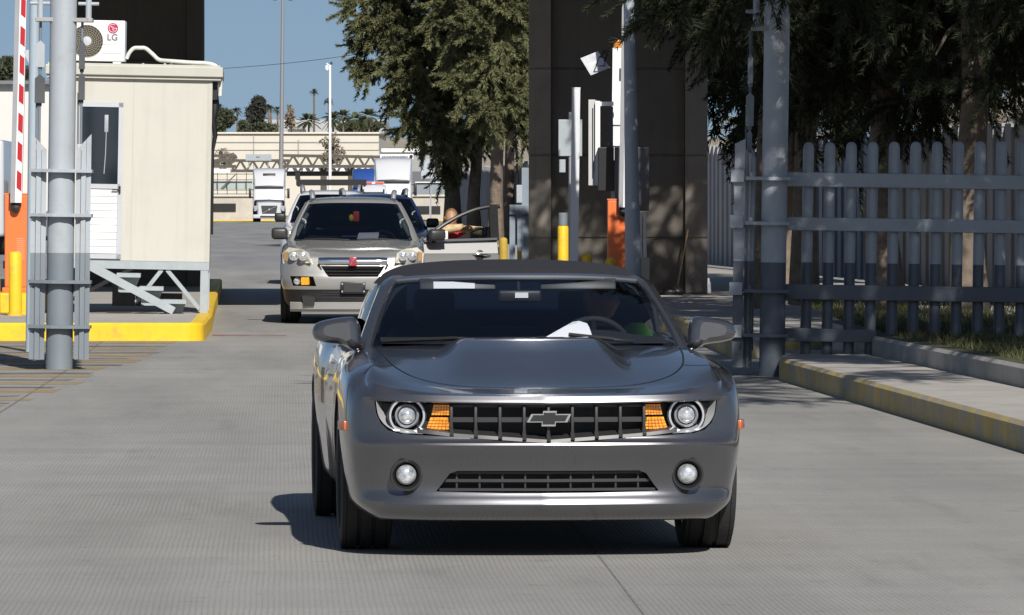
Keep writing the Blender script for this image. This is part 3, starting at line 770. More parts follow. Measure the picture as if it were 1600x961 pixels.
# worn hatch painted across the mouth of the closed lane
def hatch():
    y_, k_ = MB(), MB(); rng = random.Random(3)
    edge = lambda d: -3.97+.0135*(d-43.6)
    d = 45.2; i = 0
    while d < 65.5:
        w = rng.uniform(.75,1.15)*(d/52); sk = .03
        for mb, o, ww in ((y_,0,w),(k_,w+rng.uniform(.05,.3),rng.uniform(.3,.6)*(d/52))):
            a = d+o; xe = edge(a)-rng.uniform(0,.25)
            mb.add([(-9,a+sk*-3,.004),(xe,a,.004),(xe+.01,a+ww,.004),(-9,a+ww+sk*-3,.004)], [[0,1,2,3]])
        d += (2.1+rng.uniform(-.25,.25))*(d/52); i += 1
    tag(y_.build('yellow_road_marking', HATCH_Y, None, 0), kind='structure'); 
    for i, v in enumerate(k_.v): k_.v[i] = (v[0], v[1], .0035)
    tag(k_.build('black_road_marking', HATCH_K, None, 0), kind='structure')
    j = MB()                                               # slab joints
    jm = M('joint_tar', (.17,.165,.155), .9, var=.3, vs=6)
    def joint(pts, w):
        for (x0,y0),(x1,y1) in zip(pts, pts[1:]):
            a = Vector((x0,y0,.002)); b = Vector((x1,y1,.002)); s = (b-a).cross(Vector((0,0,1))).normalized()*w/2
            j.add([a-s,a+s,b+s,b-s],[[0,1,2,3]])
    joint([(.62,20),(.50,23.5),(.42,26),(.25,30.5),(-.08,38),(-.5,48),(-1.2,66),(-2,86)], .007)
    joint([(-3.0,24),(-3.6,38),(-3.98,44),(-4.32,55),(-4.8,66.6)], .02)
    tag(j.build('road_joint', jm, None, 0), kind='structure')
hatch()
m = MB(); m.add([(-3.66,69.2,.004),(-2.75,69.0,.004),(-2.75,69.6,.004),(-3.66,69.7,.004)],[[0,1,2,3]]); tag(m.build('red_road_marking', worn_paint('worn_red_paint',(.35,.04,.04),.50), None, 0), kind='structure')
# ------------------------------------------------------------------ gate posts and leaves
LEAN = R(.8)
def gate_post(name, label, px, d, r, split, plates, lugs, hz, left_ext, right_ext):
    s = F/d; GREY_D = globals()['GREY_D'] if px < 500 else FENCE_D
    o = thing(name, label, 'gate post', ((px-800)/s, d, 0), rot=(0, LEAN, 0))
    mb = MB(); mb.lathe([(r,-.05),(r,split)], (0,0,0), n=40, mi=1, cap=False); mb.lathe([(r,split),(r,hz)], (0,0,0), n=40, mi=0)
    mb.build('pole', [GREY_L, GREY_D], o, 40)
    for z in plates:
        p = MB(); poly = [(-left_ext,-.10),(-r-.02,-.10-r*.55),(-r*.5,-r-.075),(r*.5,-r-.075),(r+.02,-.10-r*.55),(right_ext,-.10),(right_ext,.10),(r,r+.05),(-r,r+.05),(-left_ext,.10)]
        p.prism([(x,y,z-.016) for x,y in poly], (0,0,.032))
        for x in (-left_ext+.05, right_ext-.05):
            if abs(x) > r+.05: p.lathe([(.016,0),(.016,.035)], (x,-.05,z+.016), n=6)
        p.build('hinge_plate', GREY_L if z > split+.02 else GREY_D, o, 0)
    for x0, x1, z in lugs:
        p = MB(); p.box(x0,x1,-.09,.09,z-.02,z+.02,bev=.006); p.build('hinge_plate', RUST, o, 0)
        c = x0+.045 if abs(x0) > abs(x1) else x1-.045
        p = MB(); p.tube((c,0,z+.02),(c,0,hz-.3),.03); p.lathe([(.018,-.10),(.018,.10)],(c,0,z+.16),(1,0,0),8); p.build('hinge_tube', GREY_L, o, 40)
    return o
gate_post('gate_post', 'thick grey round post between two end-on gate leaves beside the cream booth', 92, 55.5, .131, 1.14,
          [1.94,1.508,.858,.42], [(-.27,-.06,3.41),(.075,.29,3.41)], 5.4, .305, .305)
gate_post('gate_post', 'shaded grey round post carrying the end of the round-topped picket fence', 1206, 53.4, .120, 1.07,
          [1.855,1.435,.80,.385], [(-.24,-.05,3.26)], 5.2, .27, .19)
def gate_leaf(label, x, d, xs, split, ztop, zbot, slant, zs, rods, blocks, ends=None, plank=None):
    """a swung-open gate leaf that runs straight away from the road, seen end-on"""
    ang = -math.atan2(x, d)
    o = thing('gate_leaf', label, 'gate', (x, d, 0), rot=(0, LEAN, ang), group='open gate leaves seen end-on')
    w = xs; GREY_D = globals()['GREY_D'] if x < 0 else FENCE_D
    st = MB()
    for a, b, y0, y1 in ((-.5,-.18,-.06,.05),(-.16,.16,-.09,.05),(.18,.5,-.06,.05)):
        za = ztop-slant*( .5+a if slant > 0 else .5-a )*1.0 if False else None
        ta = ztop-abs(slant)*((a+.5) if slant > 0 else (.5-a)); tb = ztop-abs(slant)*((b+.5) if slant > 0 else (.5-b))
        st.prism([(a*w,y0,zbot),(b*w,y0,zbot),(b*w,y0,split),(a*w,y0,split)], (0,y1-y0,0), 1)
        st.prism([(a*w,y0,split),(b*w,y0,split),(b*w,y0,tb),(a*w,y0,ta)], (0,y1-y0,0), 0)
    st.box(-w*.5,w*.5,.0,.06,zbot,ztop-abs(slant),1)
    for z in zs: st.box(-w*.56,w*.56,-.075,.05,z-.045,z-.018,0 if z>split else 1)
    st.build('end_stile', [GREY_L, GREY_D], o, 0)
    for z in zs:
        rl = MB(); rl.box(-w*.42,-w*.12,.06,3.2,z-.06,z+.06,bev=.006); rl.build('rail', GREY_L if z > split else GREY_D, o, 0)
    for k in range(6):
        p = MB(); y = .45+k*.5; p.lathe([(.045,.22),(.045,split)], (w*.12,y,0), n=14, mi=1); p.lathe([(.045,split),(.045,2.02),(.035,2.10),(.012,2.14)], (w*.12,y,0), n=14, mi=0)
        p.build('picket', [GREY_L, GREY_D], o, 40)
    if rods:
        xr, z0, z1 = rods; p = MB(); p.tube((xr,0,z0),(xr,0,z1),.013,n=8); p.tube((xr-.03,.02,z0),(xr-.03,.02,z0+.5),.010,n=8); p.build('tie_rod', GREY_D, o, 40)
        for (z, h, ww, m) in blocks:
            b = MB(); b.prism([(xr-ww/2,-.05,z),(xr+ww/2,-.05,z),(xr+ww/2,-.05,z+h),(xr,-.05,z+h+.04),(xr-ww/2,-.05,z+h)], (0,.1,0)); b.tube((xr,0,z-.03),(xr,0,z),.02,n=8)
            b.build('turnbuckle', m, o, 0)
    if plank:
        a, b, zt = plank
        p = MB(); p.prism([(a,-.14,zbot),(b,-.14,zbot),(b,-.14,split),(a,-.14,split)],(0,.05,0),1); p.prism([(a,-.14,split),(b,-.14,split),(b,-.14,zt+.03),(a,-.14,zt-.02)],(0,.05,0),0)
        p.build('end_board', [GREY_L, GREY_D], o, 0)
        for z in ends:
            e = MB(); e.box(a-.035,b-.01,-.19,-.10,z-.06,z+.06,bev=.006); e.build('rail_end', GREY_L, o, 0)
    return o
dk = M('dark_grey_metal', (.07,.075,.08), .5, .3, var=.15, vs=6)
gate_leaf('narrow grey gate leaf with slanted top beside the thin pole and striped boom', (-.222-4.42), 55.5, .15, 1.14, 2.30, .10, .155, [1.508,.858,.42],
          (.0,2.2,3.4), [(2.95,.22,.085,GREY_L),(2.60,.24,.10,dk)])
gate_leaf('narrow grey gate leaf with slanted top in front of the booth door', (.215-4.42), 55.5, .145, 1.14, 2.30, .10, -.16, [1.508,.858,.42],
          (-.03,2.2,3.4), [(2.93,.24,.06,dk),(2.63,.22,.065,dk)])
gate_leaf('shaded grey gate leaf with board ends left of the picket fence', 2.44-.225, 53.6, .085, 1.08, 2.14, .08, .09, [1.435,.80,.385],
          (-.01,2.05,3.25), [(2.75,.24,.05,GREY_D),(2.35,.28,.075,GREY_D),(2.12,.16,.05,GREY_D)], [1.88,1.45,.82,.42], (-.145,-.045,2.20))
def fence():
    o = thing('picket_fence', 'grey round-topped steel picket fence with darker lower half in tree shade', 'fence', (2.60, 53.75, 0), rot=(0, R(.85), -R(.5)))
    s = 165.4
    for k in range(14):
        x = (1258+33.5*k-800)/s-2.60
        zb = .20 if k < 4 else .40
        zt = 2.20+.004*k
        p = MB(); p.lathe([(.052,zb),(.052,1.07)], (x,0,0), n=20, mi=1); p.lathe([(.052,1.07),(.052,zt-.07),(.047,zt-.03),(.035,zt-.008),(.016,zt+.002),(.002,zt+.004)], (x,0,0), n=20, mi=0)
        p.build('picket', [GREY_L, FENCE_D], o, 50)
    x0 = -.03; x1 = (1258+33.5*13.6-800)/s-2.60
    for z, h, xe, m in ((1.85,.135,x1,GREY_L),(1.432,.125,x1,GREY_L),(.79,.145,x1,FENCE_D),(.384,.125,.83,FENCE_D)):
        p = MB(); p.box(x0,xe,-.115,-.055,z-h/2,z+h/2,bev=.008); p.build('rail', m, o, 0)
fence()
# ------------------------------------------------------------------ booth on its steel frame
def booth():
    o = thing('guard_booth', 'cream panelled booth raised on a grey steel frame with stairs', 'booth', (-3.874, 72.5, .212), rot=(0, R(1.1), R(2.6)))
    z0 = .65; H = 2.97
    w = MB(); w.box(-2.06,0,0,2.4,z0,H); w.build('wall', CREAM, o, 0)
    for x, ww in ((-.995,.012),(-.055,.01),(-1.60,.008)):
        t = MB(); t.box(x-ww/2,x+ww/2,-.004,.0,z0,H); t.build('panel_seam', CREAM_D, o, 0)
    c = MB(); c.box(-.045,.004,-.006,.004,z0,H); c.build('corner_trim', CREAM_D, o, 0)
    rv = MB()
    r = MB(); r.box(-2.12,.135,-.10,2.5,H+.035,H+.16,bev=.01); r.box(-2.10,.11,-.06,2.46,H-.005,H+.035); r.box(-2.09,.10,-.05,2.45,H+.16,H+.185); r.build('roof', CREAM_D, o, 0)
    d = MB()
    for a, b, c_, e in ((-1.70,-1.125,2.60,2.66),(-1.70,-1.125,z0+.02,z0+.08),(-1.70,-1.645,z0+.02,2.66),(-1.18,-1.125,z0+.02,2.66),(-1.66,-1.15,1.56,1.62)):
        d.box(a,b,-.035,.01,c_,e)
    dr = d.build('door', ALU, o, 0)
    g = MB(); g.box(-1.645,-1.18,-.016,-.008,1.62,2.60); g.build('pane', M('booth_glass',(.012,.016,.022),.06,spec=.9), dr, 0)
    l = MB()
    for k in range(9): l.box(-1.645,-1.18,-.022,-.006,z0+.085+k*.091,z0+.085+k*.091+.086,bev=.004)
    l.build('louvre_panel', WHITE, dr, 0)
    c = MB(); c.box(-1.36,-1.31,-.022,-.012,2.28,2.50,bev=.008); c.sweep([(-1.335,-.02,2.28),(-1.34,-.02,2.0),(-1.355,-.02,1.75)],.006,6); c.build('handset', FRAMEG, dr, 40)
    h = MB(); h.box(-1.165,-1.14,-.06,-.03,1.50,1.60,bev=.006); h.tube((-1.15,-.06,1.55),(-1.25,-.06,1.55),.01); h.build('handle', BLK, dr, 0)
    wn = MB()
    for a,b,c_,e in ((-2.04,-1.75,2.55,2.62),(-2.04,-1.75,1.60,1.66),(-2.04,-2.0,1.6,2.62),(-1.79,-1.75,1.6,2.62)): wn.box(a,b,-.03,.01,c_,e)
    wo = wn.build('window', ALU, o, 0); g = MB(); g.box(-2.0,-1.79,-.012,-.006,1.66,2.55); g.build('pane', bpy.data.materials['booth_glass'], wo, 0)
    f = MB(); f.box(-2.06,.005,-.02,.08,z0-.105,z0-.003); f.box(-2.06,0.,2.3,2.4,z0-.105,z0-.003); f.box(-.1,0.0,.085,2.295,z0-.10,z0-.004); f.box(-2.06,-1.96,.085,2.295,z0-.10,z0-.004); f.build('frame', FRAMEG, o, 0)
    for x in (-.105,-2.05):
        for y in (-.015,2.3):
            l = MB(); l.box(x,x+.10,y,y+.09,0,z0-.107); l.build('leg', FRAMEG, o, 0)
    for a, b in (((-.92,.035,.12),(-.60,.035,z0-.11)),((-.53,.035,z0-.11),(-.11,.035,.05)),((-1.9,1.2,.05),(-1.0,1.2,z0-.11))):
        p = MB(); p.bar(a, b, .07, .05); p.build('brace', FRAMEG, o, 0)
    st = MB()
    st.bar((-1.52,-.55,z0-.06),(-.43,-.55,.03),.05,.10); st.bar((-1.52,.0-.06,z0-.06),(-.43,-.06,.03),.05,.10); so_ = st.build('stair', FRAMEG, o, 0)
    for k in range(3):
        x = -1.16+k*.293; z = .47-.162*k
        t = MB(); t.box(x,x+.30,-.52,-.09,z-.025,z+.025); t.prism([(x+.01,-.30,z-.025),(x+.29,-.30,z-.025),(x+.22,-.30,z-.22),(x+.02,-.30,z-.22)],(0,.02,0)); t.build('tread', FRAMEG, so_, 0)
    for k in range(3):
        t = MB(); t.box(-1.25+k*.3,-.95+k*.3,1.1+.2*k,1.14+.2*k,.05,.42-.1*k); t.build('shade_panel', dk, o, 0)  # dark sheets stand in for the shade under the booth
    c = MB(); c.sweep([(.02,.25,H-.1),(.04,.22,H-.35),(.02,.2,H-.5),(.05,.22,H-.7),(.02,.2,H-.9),(.03,.2,1.0)],[.05,.06,.035,.03,.02,.015],8); c.box(.003,.07,.1,.3,H-.25,H-.02); c.build('cable_bundle', BLK, o, 50)
    return o
BOOTH = booth()
def air_con():
    zr = 3.405; o = thing('air_conditioner', 'white air conditioner outdoor unit with round fan grille on the booth roof', 'air conditioner', (-5.37, 73.0, zr), rz=0, rot=(0,R(1.1),0))
    c = MB(); c.box(-.41,.40,0,.32,.03,.555,bev=.012); c.build('casing', WHITE, o, 0)
    for x in (-.32,.30):
        f = MB(); f.box(x-.05,x+.05,.02,.30,-.03,.03); f.build('foot', WHITE, o, 0)
    cx, cz, r = -.085, .285, .205
    g = MB(); g.lathe([(r,0),(r,.004)],(cx,-.001,cz),(0,-1,0),40); go = g.build('fan_opening', M('fan_dark',(.03,.028,.022),.7), o, 0)
    w = MB()
    for q in np.linspace(.05,r,7): w.sweep([(cx+q*math.cos(a),-.014,cz+q*math.sin(a)) for a in np.linspace(0,2*math.pi,41)],.0028,5,cap=False)
    for k in range(26):
        a0 = 2*math.pi*k/26; w.sweep([(cx+q*math.cos(a0+q*3.2),-.013,cz+q*math.sin(a0+q*3.2)) for q in np.linspace(.04,r,7)],.0028,5)
    w.build('fan_grille', M('fan_wire',(.30,.27,.20),.5), go, 0)
    h = MB(); h.lathe([(.062,.008),(.058,.016),(.001,.02)],(cx,0,cz),(0,-1,0),24); h.build('fan_hub', ALU, go, 40)
    lx = .245
    m = MB(); m.lathe([(.068,.002),(.066,.006),(.001,.007)],(lx,0,.455),(0,-1,0),32); lo = m.build('logo', M('crimson',(.42,.02,.09),.4), o, 40)
    m = MB(); m.sweep([(lx+.050*math.cos(a),-.008,.455+.050*math.sin(a)) for a in np.linspace(R(60),R(365),28)],.0035,5); m.box(lx-.003,lx+.003,-.0105,-.0075,.43,.48); m.box(lx-.003,lx+.02,-.0105,-.0075,.427,.433); m.box(lx+.01,lx+.05,-.0105,-.0075,.452,.458); m.lathe([(.007,0),(.007,.003)],(lx-.02,-.0075,.475),(0,-1,0),12)
    m.build('logo_mark', WHITE, lo, 0)
    t = link('lettering', text_mesh('LG', .115, M('lettering_grey',(.12,.12,.13),.5), .002, True), o); t.location = (lx-.005,-.003,.335); t.rotation_euler = (R(90),0,0)
    for z in (.24,.13):
        s = MB(); s.box(.10,.36,-.003,.001,z,z+.006); s.build('label_line', STEEL, o, 0)
    return o
air_con()
pp = thing('conduit', 'white insulated pipe curving over the booth roof edge', 'pipe', (-4.9,72.62,3.4))
m = MB(); pts = [W(198,92,72.7),W(203,82,72.7),W(212,75,72.7),W(225,75,72.7),W(238,84,72.7),W(250,94,72.7),W(272,96,72.6),W(300,98,72.6),W(322,99,72.6),W(335,102,72.6),W(343,111,72.6),W(345,128,72.6),W(344,150,72.6)]
m.sweep([Vector(p)-Vector((-4.9,72.62,3.4)) for p in pchip(pts,4)],.026,8); m.build('insulation', M('pipe_wrap',(.62,.61,.57),.8,var=.12,vs=12,bump=.4,bs=60), pp, 60)
m = MB()
for px in (224,258,268,302): 
    a = Vector(W(px,99,72.65))-Vector((-4.9,72.62,3.4)); m.box(a.x-.012,a.x+.012,a.y-.01,a.y+.05,a.z-.11,a.z)
m.build('pipe_bracket', ALU, pp, 0)
# ------------------------------------------------------------------ barriers
def barrier(label, x, d, z, w, h, boom_top, lean, knob, vent, blabel, hid=0):
    o = thing('barrier_cabinet', label, 'barrier', (x, d, z), group='orange barrier cabinets')
    c = MB(); c.box(-w/2,w/2,0,.36,.06,h,bev=.015); c.build('cabinet', ORANGE, o, 0)
    b = MB(); b.box(-w/2-.03,w/2+.03,-.03,.39,0,.06,bev=.008); b.build('base_plate', ORANGE, o, 0)
    l = MB(); l.box(-w/2-.006,w/2+.006,-.006,.366,h,h+.02,bev=.004); l.build('lid', ORANGE, o, 0)
    v = MB()
    for k in range(11): v.box(vent[0],vent[0]+.10,-.006,.0,vent[1]+k*.026,vent[1]+k*.026+.010)
    v.build('vent_slots', M('vent_pale_'+str(int(x*10)),(.80,.35,.2),.5), o, 0)
    k = MB(); k.lathe([(.001,-.10),(.055,-.09),(.062,-.02),(.062,.0)],(knob,0,h-.17),(0,1,0),18); k.prism([(knob-.062,-.08,h-.17),(knob+.062,-.08,h-.17),(knob+.02,-.08,h-.04),(knob-.02,-.08,h-.04)],(0,.08,0)); k.build('pivot_cover', BLK, o, 40)
    lk = MB(); lk.box(-w/2-.03,-w/2,.1,.2,.30,.40,bev=.006); lk.build('lock', BLK, o, 0)
    a = MB(); t = math.tan(lean); bw = .085; z0 = h-.10; y0, y1 = -.14, -.05
    P = lambda zz, u: (knob+(zz-z0)*t+u, zz)
    seg = .37; zz = z0; i = 0
    while zz < boom_top:
        z2 = min(boom_top, zz+seg*.62 if i%2 else zz+seg*.38)
        sl = .05
        q = [P(zz,-bw*.0),P(zz+(sl if i else 0)*0,bw)]
        a.prism([(P(zz,0)[0],y0,zz),(P(zz,bw)[0],y0,zz),(P(z2,bw)[0],y0,z2),(P(z2,0)[0],y0,z2)],(0,y1-y0,0),0)
        if i%2: a.prism([(P(zz,bw*.22)[0],y0-.002,zz+sl),(P(zz,bw*.93)[0],y0-.002,zz),(P(z2,bw*.93)[0],y0-.002,z2),(P(z2,bw*.22)[0],y0-.002,z2+sl)],(0,.01,0),1)
        zz = z2; i += 1
    a.prism([(P(z0,-.06)[0],y0-.004,z0),(P(z0,-.001)[0],y0-.004,z0),(P(boom_top,-.001)[0],y0-.004,boom_top),(P(boom_top,-.06)[0],y0-.004,boom_top)],(0,y1-y0+.008,0),2)
    bm_ = a.build('boom', [WHITE, BOOMRED, STEEL], o, 0)
    return o
barrier('orange barrier cabinet with raised striped boom by the yellow bollard at the booth', -6.345, 73.1, .47, .35, 1.25, 5.4, R(1.5), -.03, (-.02,.42), '')
barrier('shaded orange barrier cabinet with louvred front behind the tall leaning pole', 1.53, 80, .2, .37, 1.45, 5.2, R(.9), .03, (.06,.45), '')
pl = thing('plinth', 'yellow painted concrete plinth with sloping front under the orange cabinet', 'plinth', (-6.4, 72.0, .212))
m = MB(); m.prism([(.08,-.55,0),(.42,-.55,0),(.42,-.55,.27),(.20,-.55,.27)],(0,.5,0)); m.build('sloping_block', YELLOW, pl, 0)
m = MB(); m.box(-.5,.40,.3,1.6,0,.258,bev=.02); m.box(-.55,-.10,-.0,.28,0,.48,bev=.02); m.build('base_block', YELLOW, pl, 0)
def bollard(label, x, d, z, r, h, mat, dome=True, cap=None):
    o = thing('bollard', label, 'bollard', (x,d,z), group='yellow bollards at the barriers')
    m = MB(); pr = [(r,0),(r,h-(r*.8 if dome else .03))]
    if dome: pr += [(r*.95,h-r*.45),(r*.75,h-r*.15),(r*.4,h),(.002,h+.01)]
    else: pr += [(r*.9,h-.01),(r*.4,h)]
    m.lathe(pr,(0,0,0),n=24); m.build('post', mat, o, 50)
    m = MB(); m.lathe([(r*1.25,0),(r*1.25,.015),(r,.02)],(0,0,0),n=24); m.build('collar', mat, o, 30)
    if cap: m = MB(); m.lathe([(r*.85,h),(r*.85,h+cap),(r*.7,h+cap+.01)],(0,0,0),n=20); m.build('cap', GREY_D, o, 30)
bollard('bright yellow sunlit bollard beside the plinth left of the grey post', (25-800)/125, 71, .212, .082, .80, YELLOW, False)
bollard('tall yellow bollard with a grey cap left of the white post', (879.5-800)/108, 82, .2, .078, 1.09, YELLOW, False, .17)
bollard('short yellow dome-topped bollard just right of the white post', (917-800)/114, 78, .2, .072, .71, YELLOW)
bollard('short yellow dome-topped bollard in front of the right orange cabinet', (954-800)/114.5, 77.6, .2, .072, .66, YELLOW)
bollard('shaded yellow bollard left of the blue-grey gate frame beside the tree trunks', (786.5-800)/74, 120, .2, .088, .66, YELLOW_SHADED)
bollard('shaded yellow bollard under the small blue-grey gate frame', (815-800)/80, 111, .2, .088, .62, YELLOW_SHADED, False)
# thin blue-grey pole beside the boom
po = thing('steel_pole', 'thin blue-grey pole with a triangular bracket behind the left gate leaf', 'pole', (-5.25,62,.0), rot=(0,LEAN,0))
m = MB(); m.lathe([(.055,0),(.055,5.6)],(0,0,0),n=20); m.build('shaft', M('blue_grey_paint',(.33,.40,.46),.5,var=.06,vs=4,streak=.1), po, 40)
m = MB(); m.prism([(-.125,-.01,3.28),(-.055,-.01,3.29),(-.055,-.01,3.14)],(0,.02,0)); m.build('bracket', ALU, po, 0)
# ------------------------------------------------------------------ right-hand island furniture
o = thing('white_post', 'plain square white post in front of the dark concrete pylon', 'post', (.842,78,.2), rot=(0,R(.7),0))
m = MB(); m.box(-.056,.056,-.05,.05,0,2.98); m.build('shaft', M('white_post_paint',(.62,.63,.66),.5,var=.06,vs=3,streak=.2), o, 0)
m = MB(); m.box(-.06,.06,-.055,.055,2.98,2.995); m.build('cap', WHITE, o, 0)
o = thing('road_sign', 'pale rounded sign back with a small plate below behind the white post', 'sign', (.86,84,.2))
m = MB(); m.tube((0,0,0),(0,0,2.75),.025); m.build('pole', STEEL, o, 40)
m = MB(); m.box(-.175,.175,-.035,-.02,2.10,2.64,bev=.006); m.build('plate', SIGNB, o, 0)
m = MB(); m.box(-.165,-.07,-.035,-.02,1.86,2.05,bev=.004); m.build('small_plate', SIGNB, o, 0)
o = thing('beacon_mast', 'square white mast topped by an amber beacon', 'mast', (1.477,81.2,.2), rot=(0,R(.6),0))
m = MB(); m.box(-.08,.08,-.07,.07,0,3.62); m.build('shaft', WHITE, o, 0)
m = MB(); m.box(.015,.055,-.076,-.07,3.15,3.33); m.build('inspection_plate', dk, o, 0)
m = MB(); m.lathe([(.068,3.62),(.068,3.70),(.060,3.73),(.02,3.745),(.001,3.745)],(0,0,0),n=24); m.build('beacon', M('beacon_amber',(.60,.22,.02),.3,coat=.6), o, 40)
for z in (2.55,2.25):
    m = MB(); m.box(-.10,.085,-.10,-.07,z-.025,z+.025); m.box(-.13,-.08,-.09,.05,z-.02,z+.02); m.build('clamp', WHITE, o, 0)
o = thing('lane_signal', 'white framed lane signal box seen edge-on beside the beacon mast', 'signal', (1.20,80.9,1.86), rz=R(-6))
m = MB()
m.box(-.115,-.02,.0,.5,.0,1.22,bev=.006); m.build('housing', M('pale_grey_box',(.50,.50,.50),.5,var=.06,vs=5), o, 0)
m = MB(); m.box(-.012,.055,-.05,.02,.01,1.20); m.build('front_frame', WHITE, o, 0)
m = MB(); m.box(-.06,-.045,-.008,-.001,.1,1.1); m.box(-.018,-.012,-.05,.4,.2,1.18); m.build('dark_gap', BLK, o, 0)
for z in (1.13,.28):
    m = MB(); m.box(.055,.30,.02,.06,z,z+.06); m.build('arm', WHITE, o, 0)
m = MB(); m.box(.17,.235,.0,.05,.42,1.12); m.build('conduit_box', dk, o, 0)
o = thing('display_cabinet', 'pair of dark grey screen cabinets mounted under the lane signal', 'cabinet', (1.5,80.6,1.45))
m = MB(); m.box(-.28,-.055,0,.3,.33,.95,bev=.01); m.build('small_screen', BLK, o, 0)
m = MB(); m.box(-.045,.44,-.05,.3,.05,.95,bev=.01); m.build('large_screen', M('slate_screen',(.10,.105,.115),.35), o, 0)
m = MB(); m.box(.1,.2,.1,.2,-1.25,.05); m.build('stand', STEEL, o, 0)
o = thing('panel_antenna', 'tilted square silver panel antenna with black bracket on the pylon front', 'antenna', (1.18,81.2,3.7))
cs_ = [Vector(W(px,py,81.2))-Vector((1.18,81.2,3.7)) for px,py in ((907,91),(934,80),(953,106),(923,118))]
cs_ = [Vector((v.x, v.y+(.10 if i<2 else -.05), v.z)) for i, v in enumerate(cs_)]
m = MB(); m.prism(cs_, (0,.03,0)); m.build('panel', M('silver_panel',(.55,.56,.58),.35,.2,var=.2,vs=8), o, 0)
m = MB(); q = [Vector(W(px,py,81.05))-Vector((1.18,81.2,3.7)) for px,py in ((931,103),(937,88),(946,93),(944,103),(931,103))]
m.sweep(q,.010,6); q = [Vector(W(px,py,81.1))-Vector((1.18,81.2,3.7)) for px,py in ((938,90),(944,80),(949,86),(944,96))]; m.sweep(q,.018,6); m.sweep([q[1],Vector((.30,.1,.10))],.02,6); m.sweep([q[2],q[2]+Vector((.12,.1,-.02))],.012,6)
m.build('bracket', BLK, o, 40)
o = thing('tall_pole', 'tall tapering blue-grey pole leaning slightly left in front of the orange cabinet', 'pole', (1.607,75,.2), rot=(0,-R(.95),0))
m = MB(); m.lathe([(.112,0),(.07,4.1),(.055,7.5)],(0,0,0),n=28); m.build('shaft', M('pale_blue_grey',(.33,.37,.42),.5,var=.08,vs=3,streak=.15), o, 40)
m = MB(); m.lathe([(.19,0),(.19,.025),(.12,.03)],(0,0,0),n=24); m.build('base_flange', GREY_D, o, 30)
o = thing('junction_box', 'white tube pair above a beige box at the foot of the pylon', 'junction box', (1.88,82,.2))
m = MB()
for x in (-.03,.035): m.tube((x,0,.62),(x,0,1.28),.026)
m.build('tube_pair', WHITE, o, 40)
m = MB(); m.box(-.09,.10,-.05,.15,0,.62,bev=.01); m.build('box', CREAM_D, o, 0)
o = thing('broom', 'wooden-handled broom leaning against the concrete pylon', 'broom', W(1058,472,87.6)[:2]+(.2,), rot=(0,0,0))
m = MB(); m.tube((.0,-.05,.10),(.17,.0,1.0),.013,n=8); m.build('handle', M('wood',(.35,.22,.12),.7,var=.2,vs=10), o, 40)
m = MB(); m.prism([(-.12,-.10,0),(.06,-.10,0),(.03,-.07,.16),(-.03,-.07,.16)],(0,.06,0)); m.build('head', dk, o, 0)
o = thing('rubbish_bags', 'low dark heap of bags at the foot of the concrete pylon', 'bags', W(1052,474,87)[:2]+(.2,))
m = MB(); rng = random.Random(7)
for k in range(7): m.sphere((rng.uniform(-.18,.2),rng.uniform(-.1,.1),.05),rng.uniform(.07,.12),10,0,(1.2,1,.6))
m.build('bag_heap', BLK, o, 60)
o = thing('plastic_bottle', 'small clear white bottle standing beside the pylon base', 'bottle', W(1107,474,89)[:2]+(.2,))
m = MB(); m.lathe([(.04,0),(.042,.03),(.04,.15),(.02,.2),(.018,.23)],(0,0,0),n=14); m.build('shell', M('bottle_white',(.6,.62,.65),.2), o, 40)
o = thing('steel_gate_frame', 'small blue-grey steel gate frame at the left edge of the concrete pylon', 'gate', W(812,400,105)[:2]+(.2,))
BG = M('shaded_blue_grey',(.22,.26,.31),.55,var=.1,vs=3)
for px0,px1,py0,py1,nm in ((796,805,330,420,'post'),(796,833,320,335,'beam'),(815,828,262,420,'post'),(808,815,338,392,'lock_rod'),(807,816,289,317,'lock_box')):
    a = W(px0,py1,105); b = W(px1,py0,105); ox, oy = W(812,400,105)[:2]
    dy = {'post':0,'beam':-.06,'lock_rod':.0,'lock_box':-.05}[nm]
    m = MB(); m.box(a[0]-ox,b[0]-ox,dy,dy+.15,max(0,a[2]-.2),b[2]-.2,bev=.008); m.build(nm, BG if nm != 'lock_box' else GREY_L, o, 0)
# ------------------------------------------------------------------ canopy on concrete pylons
def pylon(label, xa, xb, d, rib, joints, H, roof=None):
    o = thing('concrete_pylon', label, 'pylon', ((xa+xb)/2, d, .2))
    hw = (xb-xa)/2
    zs = [0]+joints+[H]
    for a, b, y0, nm in ((-hw,-hw+rib,-.14,'edge_rib'),(hw-rib,hw,-.14,'edge_rib'),(-hw+rib,hw-rib,.0,'web')):
        m = MB()
        for z0, z1 in zip(zs, zs[1:]): m.box(a,b,y0,.55,z0+.012,z1-.012,bev=.012,seg=1)
        m.box(a+.001,b-.001,y0+.025,.53,.0,H-.01)
        m.build(nm, CONC_RIB_LIT if nm == 'edge_rib' and d < 90 else CONC_DK, o, 0)
    if roof:
        m = MB(); m.box(roof[0]-(xa+xb)/2,roof[1]-(xa+xb)/2,roof[2]-d,roof[3]-d,H,H+.9); m.build('roof', CONC_DK, o, 0)
    return o
pylon('dark stained concrete pylon with dapple-lit edge ribs behind the orange barrier cabinet', .26, 3.02, 88, .345, [.86,2.15,3.49,4.8], 6.3, (.4,6.5,81.8,94.5))
pylon('dark concrete pylon rising behind the cream booth and its air conditioner', -7.6, -5.16, 95, .26, [1.2,2.5,3.8,5.1], 6.3, (-12,-1.5,80.8,96.2))
